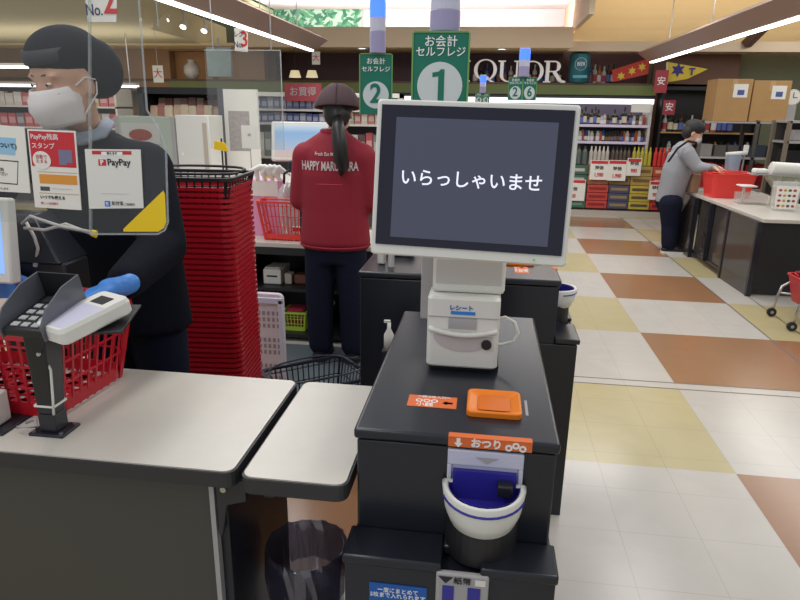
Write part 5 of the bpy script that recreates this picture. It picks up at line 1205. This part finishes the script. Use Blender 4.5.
t = thing('pink_box', 'pink box with white face standing behind the black basket of the stack', 'box', (-1.44, 4.02, .66)); MB().box(-.11, .11, -.07, .07, 0, .36).build('box_body', mat('pale_pink_card', rgb(222, 150, 186), .6), t, bevel=.004); MB().box(-.11, .11, -.072, -.07, .26, .36).build('face_panel', K['paper'], t)
t = thing('carrier_bag', 'white plastic carrier bag knotted above the pink box', 'bag', (-1.38, 3.90, 1.022))
b = MB()
for k in range(5): b.tube([(-.11+.05*k, 0, 0), (-.10+.04*k, -.02, .06+.015*(k % 2)), (-.03+.03*k, -.03, .10), (.02+.035*k, -.01, .04)], [.014, .018, .015, .008], 7)
b.voxel('bag_film', K['wink'], t, .008, 2)
t = tag(MB().tube([(0, 0, .0), (.0, 0, .30), (.02, .01, .36)], [.045, .04, .02], 10).build('hanging_bags', glassy('hanging_clear_bags', (.85, .88, .9, 1), .15, .35), smooth=True), 'hanging bundle of translucent bags right of the pink box', 'bags'); t.location = (-1.27, 3.90, .66)
t = thing('snack_pouch', 'small yellow and dark pouch in front of the white poster stand', 'pouch', (-1.66, 4.75, .92)); MB().box(-.045, .045, -.02, .02, 0, .07).build('pouch_body', mat('pouch_yellow', rgb(216, 186, 50), .5), t, bevel=.01); MB().box(-.05, .05, -.018, .018, .07, .13).build('pouch_top', mat('pouch_brown', rgb(80, 50, 46), .5), t, bevel=.01)
t = thing('display_table', 'pale table behind the lane counter carrying cabinets and posters', 'table', (-2.2, 5.1, 0)); MB().box(-3.3, -1.2, 4.70, 5.5, .89, .92).build('table_top', K['offw'], t, world=True); MB().box(-3.28, -1.22, 4.74, 4.76, 0, .89).build('front_board', K['greyl'], t, world=True); MB().box(-3.28, -3.26, 4.76, 5.48, 0, .89).box(-1.24, -1.22, 4.76, 5.48, 0, .89).build('side_board', K['greyl'], t, world=True)
# glass showcase and white panel
t = thing('glass_showcase', 'white framed glass showcase with two reddish food pictures, left of the basket stack', 'showcase', (-2.68, 4.95, .92))
MB().box(-.25, .25, -.14, .14, 0, .47).build('case', mat('pale_green_glass', rgb(176, 186, 172), .2), t, bevel=.004)
for z in (.13, .33):
    q = MB().box(-.20, .12, -.1435, -.141, z-.07, z+.09).build('picture', K['offw'], t); b = MB(); b.ell((-.04, -.146, z), .10, .004, .045, None, 14, 8); b.build('food_print', mat('sausage_red', rgb(150, 70, 56), .6), q)
for x in (-.25, .22): MB().box(x, x+.03, -.146, -.14, 0, .47).build('frame_side', K['greyl'], t)
t = thing('white_cabinet', 'plain white cabinet panel between the glass showcase and the poster stand', 'cabinet', (-2.29, 4.95, .92)); MB().box(-.135, .135, -.14, .14, 0, .485).build('cabinet_body', K['white'], t, bevel=.006); MB().box(.085, .12, -.143, -.14, .05, .43).build('edge_strip', K['pale'], t); MB().cyl((-.09, -.141, .19), (-.09, -.146, .19), .012, n=12).build('knob', K['wink'], t)
t = thing('poster_stand', 'tall white poster stand covered in small grey text behind the basket stack', 'poster', (-2.04, 5.2, .92))
MB().box(-.135, .15, -.02, .02, 0, .69).build('board', K['paper'], t); MB().box(-.185, -.137, -.02, .16, 0, .70).build('dark_edge', mat('dark_post_edge', rgb(80, 80, 92), .5), t)
MB().box(-.10, .08, -.022, -.02, .20, .52).build('text_block', mat('fine_print', rgb(168, 158, 156), .7, noise=.35, nscale=40), t)
t = thing('paper_sign', 'small white sheet sign with a faint mark hanging right of the poster stand', 'sign', (at(249, 130, Y=4.74).x, 4.74, .92)); MB().box(-.062, .062, 0, .004, .25, .42).build('sheet', K['paper'], t); MB().box(-.012, .012, -.002, 0, .34, .36).build('print_mark', K['greyl'], t); MB().cyl((0, .01, -.0), (0, .01, .40), .004, n=6).build('stick', K['greyl'], t)
t = thing('yellow_clip', 'yellow tape bow tied to the black rod above the basket stack', 'clip', at(221, 145, Y=2.9)); b = MB(); b.hexa([(-.035, -.004, -.02), (.035, -.004, -.03), (.035, .004, -.03), (-.035, .004, -.02)], [(-.03, -.004, .02), (.02, -.004, .01), (.02, .004, .01), (-.03, .004, .02)]); b.build('bow', K['yellow'], t)
p = at(221, 145, Y=2.9); MB().cyl((0, .008, -p.z+.0), (0, .008, .03), .004, n=6).build('rod', K['ink'], t)
# black snack shelf further back
t = thing('snack_shelf', 'black shelf unit with packets, under the olive band at left', 'shelf', (-2.95, 6.0, 0))
for x in (-3.33, -2.52): MB().box(x, x+.05, 5.9, 6.3, 0, 1.64).build('side_board', K['blackp'], t, world=True)
MB().box(-3.33, -2.47, 5.9, 6.3, 1.58, 1.64).build('top_board', K['blackp'], t, world=True); MB().box(-3.33, -2.47, 6.28, 6.3, 0, 1.64).build('back_board', K['ink'], t, world=True); MB().box(-3.3, -2.5, 5.9, 6.3, 1.33, 1.36).build('shelf', K['offw'], t, world=True); MB().box(-3.3, -2.5, 5.9, 6.3, .93, .96).build('shelf', K['offw'], t, world=True)
PK = []
for k, c_ in enumerate(((206, 176, 150), (196, 150, 140), (214, 196, 170), (180, 120, 110))):
    b = MB(); b.loft([[(x, y, z) for x, y in rrect(w_, d_, .012, 2)] for z, w_, d_ in ((0, .07, .05), (.02, .08, .06), (.11, .08, .045), (.14, .075, .012))]); PK.append(b.mesh('packet_%d' % k, cmat(c_)))
row('snack_packet', PK, -3.26, -2.54, 9, 5.98, 1.361, "pale snack packet, front row of black shelf", 'front row packets of the black shelf', 'packet', (.8, 1.0))
row('snack_packet', PK, -3.26, -2.54, 9, 6.15, 1.361, "taller snack packet, back row of black shelf", 'back row packets of the black shelf', 'packet', (1.2, 1.4))
# grocery shelving further back in the middle
def gondola(name, label, x0, x1, y, zs, top, back, depth=.45):
    t = thing(name, label, 'shelving', ((x0+x1)/2, y+depth/2, 0))
    MB().box(x0, x1, y+depth-.03, y+depth, 0, top).build('back_board', back, t, world=True)
    for z in zs: MB().box(x0, x1, y, y+depth-.03, z-.025, z).build('shelf', K['offw'], t, world=True)
    for x in (x0, x1-.03): MB().box(x, x+.03, y, y+depth-.03, 0, top).build('side_board', K['offw'], t, world=True)
    MB().box(x0, x1, y-.01, y+depth, top-.05, top).build('top_rail', K['white'], t, world=True)
    return t
gondola('grocery_shelving', 'white grocery shelving with blue and red goods behind the lane monitor', -2.95, -1.05, 7.6, (.5, .9, 1.30, 1.46), 1.65, mat('shelf_back', rgb(120, 116, 124), .7))
def goods(name, n_, x0, x1, y, z, h, cols_, lab, grp):
    meshes = []
    for k, c_ in enumerate(cols_):
        b = MB(); b.mi = 0; b.box(-.45, .45, -.4, .4, 0, 1); b.mi = 1; b.box(-.36, .36, -.42, -.4, .25, .7); meshes.append(b.mesh('goods_pack', [cmat(c_), cmat(tuple(int(v*.5+110) for v in c_))]))
    w_ = (x1-x0)/n_
    for k in range(n_):
        o = bpy.data.objects.new(name, meshes[random.randrange(len(meshes))]); C.objects.link(o); o.location = (x0+w_*(k+.5), y, z+.002); o.scale = (w_, .12, h*random.uniform(.85, 1)); tag(o, which(lab, k, n_), 'packet', grp)
goods('grocery_pack', 12, -2.90, -1.95, 7.70, 1.46, .14, ((120, 124, 160), (104, 110, 150), (150, 150, 176)), "blue grey packet on upper shelf", 'blue grey packets on the upper shelf')
goods('grocery_pack', 12, -2.90, -1.95, 7.70, 1.30, .12, ((90, 100, 150), (110, 112, 150), (150, 150, 170)), "blue packet on second shelf", 'blue packets on the second shelf')
goods('grocery_pack', 9, -1.93, -1.10, 7.70, 1.46, .15, ((196, 90, 90), (206, 180, 172), (170, 60, 70)), "red packet on upper shelf behind the worker", 'red packets on the upper shelf')
goods('grocery_pack', 10, -1.93, -1.10, 7.70, 1.30, .13, ((190, 176, 160), (170, 110, 96), (140, 150, 130)), "mixed packet on second shelf behind the worker", 'mixed packets on the second shelf')
goods('grocery_pack', 20, -2.90, -1.10, 7.70, .90, .30, ((180, 80, 84), (196, 190, 184), (120, 130, 124), (90, 70, 70)), "large packet on third grocery shelf", 'large packets on the third shelf')
t = thing('sale_banner', 'small red sale banner above the grocery shelving, left of the brown cap', 'banner', (at(303, 98, Y=7.57).x, 7.57, 1.55)); MB().box(-.22, .22, 0, .02, 0, .20).build('banner_sheet', mat('banner_red', rgb(160, 66, 76), .6), t); text('banner_lettering', 'お買得', .11, K['greyl'], t, (0, -.002, .10), bold=.001)
MB().box(-.2, -.18, .0201, .04, .0, .09).box(.18, .2, .0201, .04, .0, .09).build('bracket', K['greyl'], t)
gondola('grocery_shelving', 'white grocery shelving far behind between the worker and the big screen', -.95, -.30, 8.6, (.5, .95, 1.25), 1.58, mat('shelf_back_2', rgb(150, 140, 146), .7))
goods('grocery_pack', 8, -.92, -.33, 8.72, 1.25, .22, ((190, 60, 70), (206, 200, 196), (120, 90, 110)), "packet on top shelf right of the worker", 'packets right of the worker')
goods('grocery_pack', 8, -.92, -.33, 8.72, .95, .24, ((150, 60, 60), (186, 180, 176)), "packet on middle shelf right of the worker", 'packets lower right of the worker')
# far left shelving with lit tubes seen through the acrylic
gondola('grocery_shelving', 'long lit grocery shelving at the far left behind the cashier', -9.0, -5.3, 8.8, (.4, .8, 1.15, 1.45), 1.75, mat('shelf_back_3', rgb(110, 104, 108), .7))
for k, z in enumerate((1.45, 1.15)): goods('grocery_pack', 26, -8.9, -5.35, 8.95, z, .20, ((190, 90, 96), (206, 196, 192), (130, 110, 120), (170, 150, 110)), ("packet on the far left shelving's upper shelf", "packet on the far left shelving's lower shelf")[k], ('upper', 'lower')[k]+' packets of the far left shelving')
for k, (px, L_) in enumerate((((-6, 68), 1.1), ((-14, 86), 2.2))):
    p = at(*px, Y=8.2); o = thing('tube_light', ('upper short lit tube beside the cashier\'s cap', 'lower long lit tube along the far left shelving')[k], 'light', p); MB().box(-.3, L_, -.04, .04, 0, .03).build('tube', mat('far_tube_%d' % k, (1, 1, 1, 1), emit=3, ecol=(1, .93, .97, 1)), o); MB().box(-.3, L_, -.05, .05, .03, .06).build('fitting', K['greyl'], o)
    for x in (-.2, L_-.1): MB().cyl((x, 0, .06), (x, 0, 2.38-p.z), .006, n=6).build('hanging_rod', K['greyl'], o)
# wall niches: vase, picture, small white notices, ceiling spots
t = thing('vase', 'round white vase in the wooden wall niche above the snack shelf', 'vase', (-4.78, 10.2, 1.887)); MB().lathe([(.001, 0), (.07, 0), (.13, .10), (.12, .20), (.05, .26), (.06, .30)], 20).build('vase_body', K['white'], t, smooth=True)
struct(MB().box(-5.05, -3.9, 10.2, 10.3, 1.887, 2.3).build('trim_7', mat('niche_back', rgb(176, 132, 90), .7)))
t = thing('wall_television', 'pale blue reflecting screen hanging below the soffit right of the vase', 'screen', (at(219, 66, Y=8.6).x, 8.6, 2.05)); MB().box(-.17, .17, 0, .05, -.19, .19).build('screen_panel', mat('pale_screen', rgb(140, 158, 160), .2, noise=.3, nscale=8), t, bevel=.01); MB().cyl((0, .03, .19), (0, .03, .30), .012, n=8).build('bracket', K['greyl'], t)
for k, (px, lab) in enumerate((((166, 20), 'leftmost small ceiling spotlight in the pale ceiling opening'), ((183, 27), 'middle small ceiling spotlight in the pale ceiling opening'), ((204, 31), 'rightmost small ceiling spotlight beside the left tube lamp'))):
    p = at(*px, Y=8.3); o = thing('spotlight', lab, 'spotlight', p); MB().cyl((0, 0, 0), (0, .05, .06), .045, .03, n=12).build('spot_head', K['offw'], o); MB().cyl((0, -.004, -.006), (0, 0, 0), .036, n=12).build('bulb', mat('spot_glow_%d' % k, (1, 1, 1, 1), emit=5, ecol=(1, .95, .85, 1)), o); MB().cyl((0, .03, .04), (0, .03, 2.95-p.z), .008, n=6).build('stem', K['greyl'], o)
for px, lab in (((158, 74), 'small white and red paper charm hung left of the vase niche'), ((316, 58), 'tiny white paper tag hanging below the soffit left of the green number 2 sign')):
    p = at(*px, Y=7.0 if px[0] < 200 else 9.55); o = thing('paper_charm', lab, 'paper', p); MB().box(-.06, .06, 0, .004, -.09, .09).build('sheet', K['paper'], o); text('print', '大', .11, K['rink'], o, (0, -.002, 0)); MB().cyl((0, .004, .08), (0, .004, (2.36 if px[0] < 200 else 2.33)-p.z), .002, n=6).build('cord', K['greyl'], o)
for px, lab in (((145, 69), 'left cream shade lamp'), ((308, 75), 'right cream shade lamp')):
    pass
for k, px in enumerate(((295, 74), (312, 74))):
    p = at(*px, Y=9.6); o = thing('shade_lamp', ('left', 'right')[k]+' one of two small cream shaded lamps under the soffit', 'lamp', p); MB().lathe([(.09, -.05), (.06, .05), (.001, .05)], 16).build('lamp_shade', mat('cream_shade_%d' % k, rgb(240, 225, 180), .6, emit=.5), o, smooth=True); MB().cyl((0, 0, .05), (0, 0, 2.33-p.z), .004, n=6).build('cord', K['ink'], o)
# clear sheet over the next lane
t = thing('acrylic_screen', 'faint clear acrylic sheet hanging over the next register lane', 'screen', (-1.7, 3.45, 1.3))
pa, pb = at(204, 50, Y=3.45), at(284, 150, Y=3.45)
MB().box(pa.x, pb.x, 3.45, 3.454, pb.z, pa.z).build('sheet', K['acry2'], t, world=True); MB().box(pb.x-.002, pb.x+.002, 3.448, 3.456, pb.z, pa.z).box(pa.x, pb.x, 3.448, 3.456, pa.z-.002, pa.z+.002).build('sheet_edge', glassy('sheet_edge', (.9, .92, .92, 1), .15, .3), t, world=True)
for x in (pa.x+.05, pb.x-.05): MB().cyl((x, 3.452, pa.z), (x, 3.452, 2.9), .003, n=6).build('hanging_wire', K['steel'], t, world=True)
# white perforated panel standing beside the basket stack
t = thing('crate_lid', 'pinkish white perforated plastic panel standing on edge right of the red basket stack', 'panel', (at(284, 330, Y=3.05).x-.13, 3.05, .007))
b = MB(); wl, hh = .20, .53
b.loft([[(x*q, yy, hh/2+z*q) for x, z in rrect(.26, hh, .03)] for yy, q in ((0, 1), (.03, 1))]); lid = b.build('panel_body', mat('pinkish_white_plastic', rgb(212, 198, 206), .45), t, bevel=.006)
b = MB()
for zz in (.40, .25, .10):
    for k in range(9):
        for j in range(3): b.box(-.115+k*.026, -.101+k*.026, -.0015, .0, zz+j*.035-.06, zz+j*.035-.038)
b.build('perforations', mat('perforation_shade', rgb(150, 136, 146), .6), lid)['kind'] = 'stuff'
MB().box(-.13, .13, -.012, .0, .475, .51).box(.105, .13, -.012, .0, .02, .5).build('raised_rim', K['lav'], lid, bevel=.004)
# odds and ends on top of the second machine
o = small('coin_reader_post', 'short white post on the left end of the second checkout machine', 'post', (381, 268), 2.24, .028, .03, .10, K['white'], z=.921)
o = small('card_reader', 'small grey card reader beside the white post on the second checkout machine', 'card reader', (397, 262), 2.38, .09, .07, .035, K['greyl'], z=.921)
o = small('key_switch', 'small dark clip beside the grey card reader on the second checkout machine', 'clip', (410, 262), 2.40, .03, .04, .04, K['ink'], z=.921)
t = thing('hand_sanitizer', 'small white pump bottle on a post in the gap left of the nearest checkout machine', 'bottle', (at(389, 330, Y=1.85).x, 1.85, 0)); MB().box(-.02, .02, -.02, .02, 0, .74).build('stand_post', K['ink'], t); MB().lathe([(.001, .74), (.016, .74), (.016, .79), (.006, .81), (.006, .83), (.001, .83)], 14).build('bottle_body', K['white'], t, smooth=True); MB().box(-.016, .004, -.004, .004, .83, .838).build('pump_head', K['white'], t)
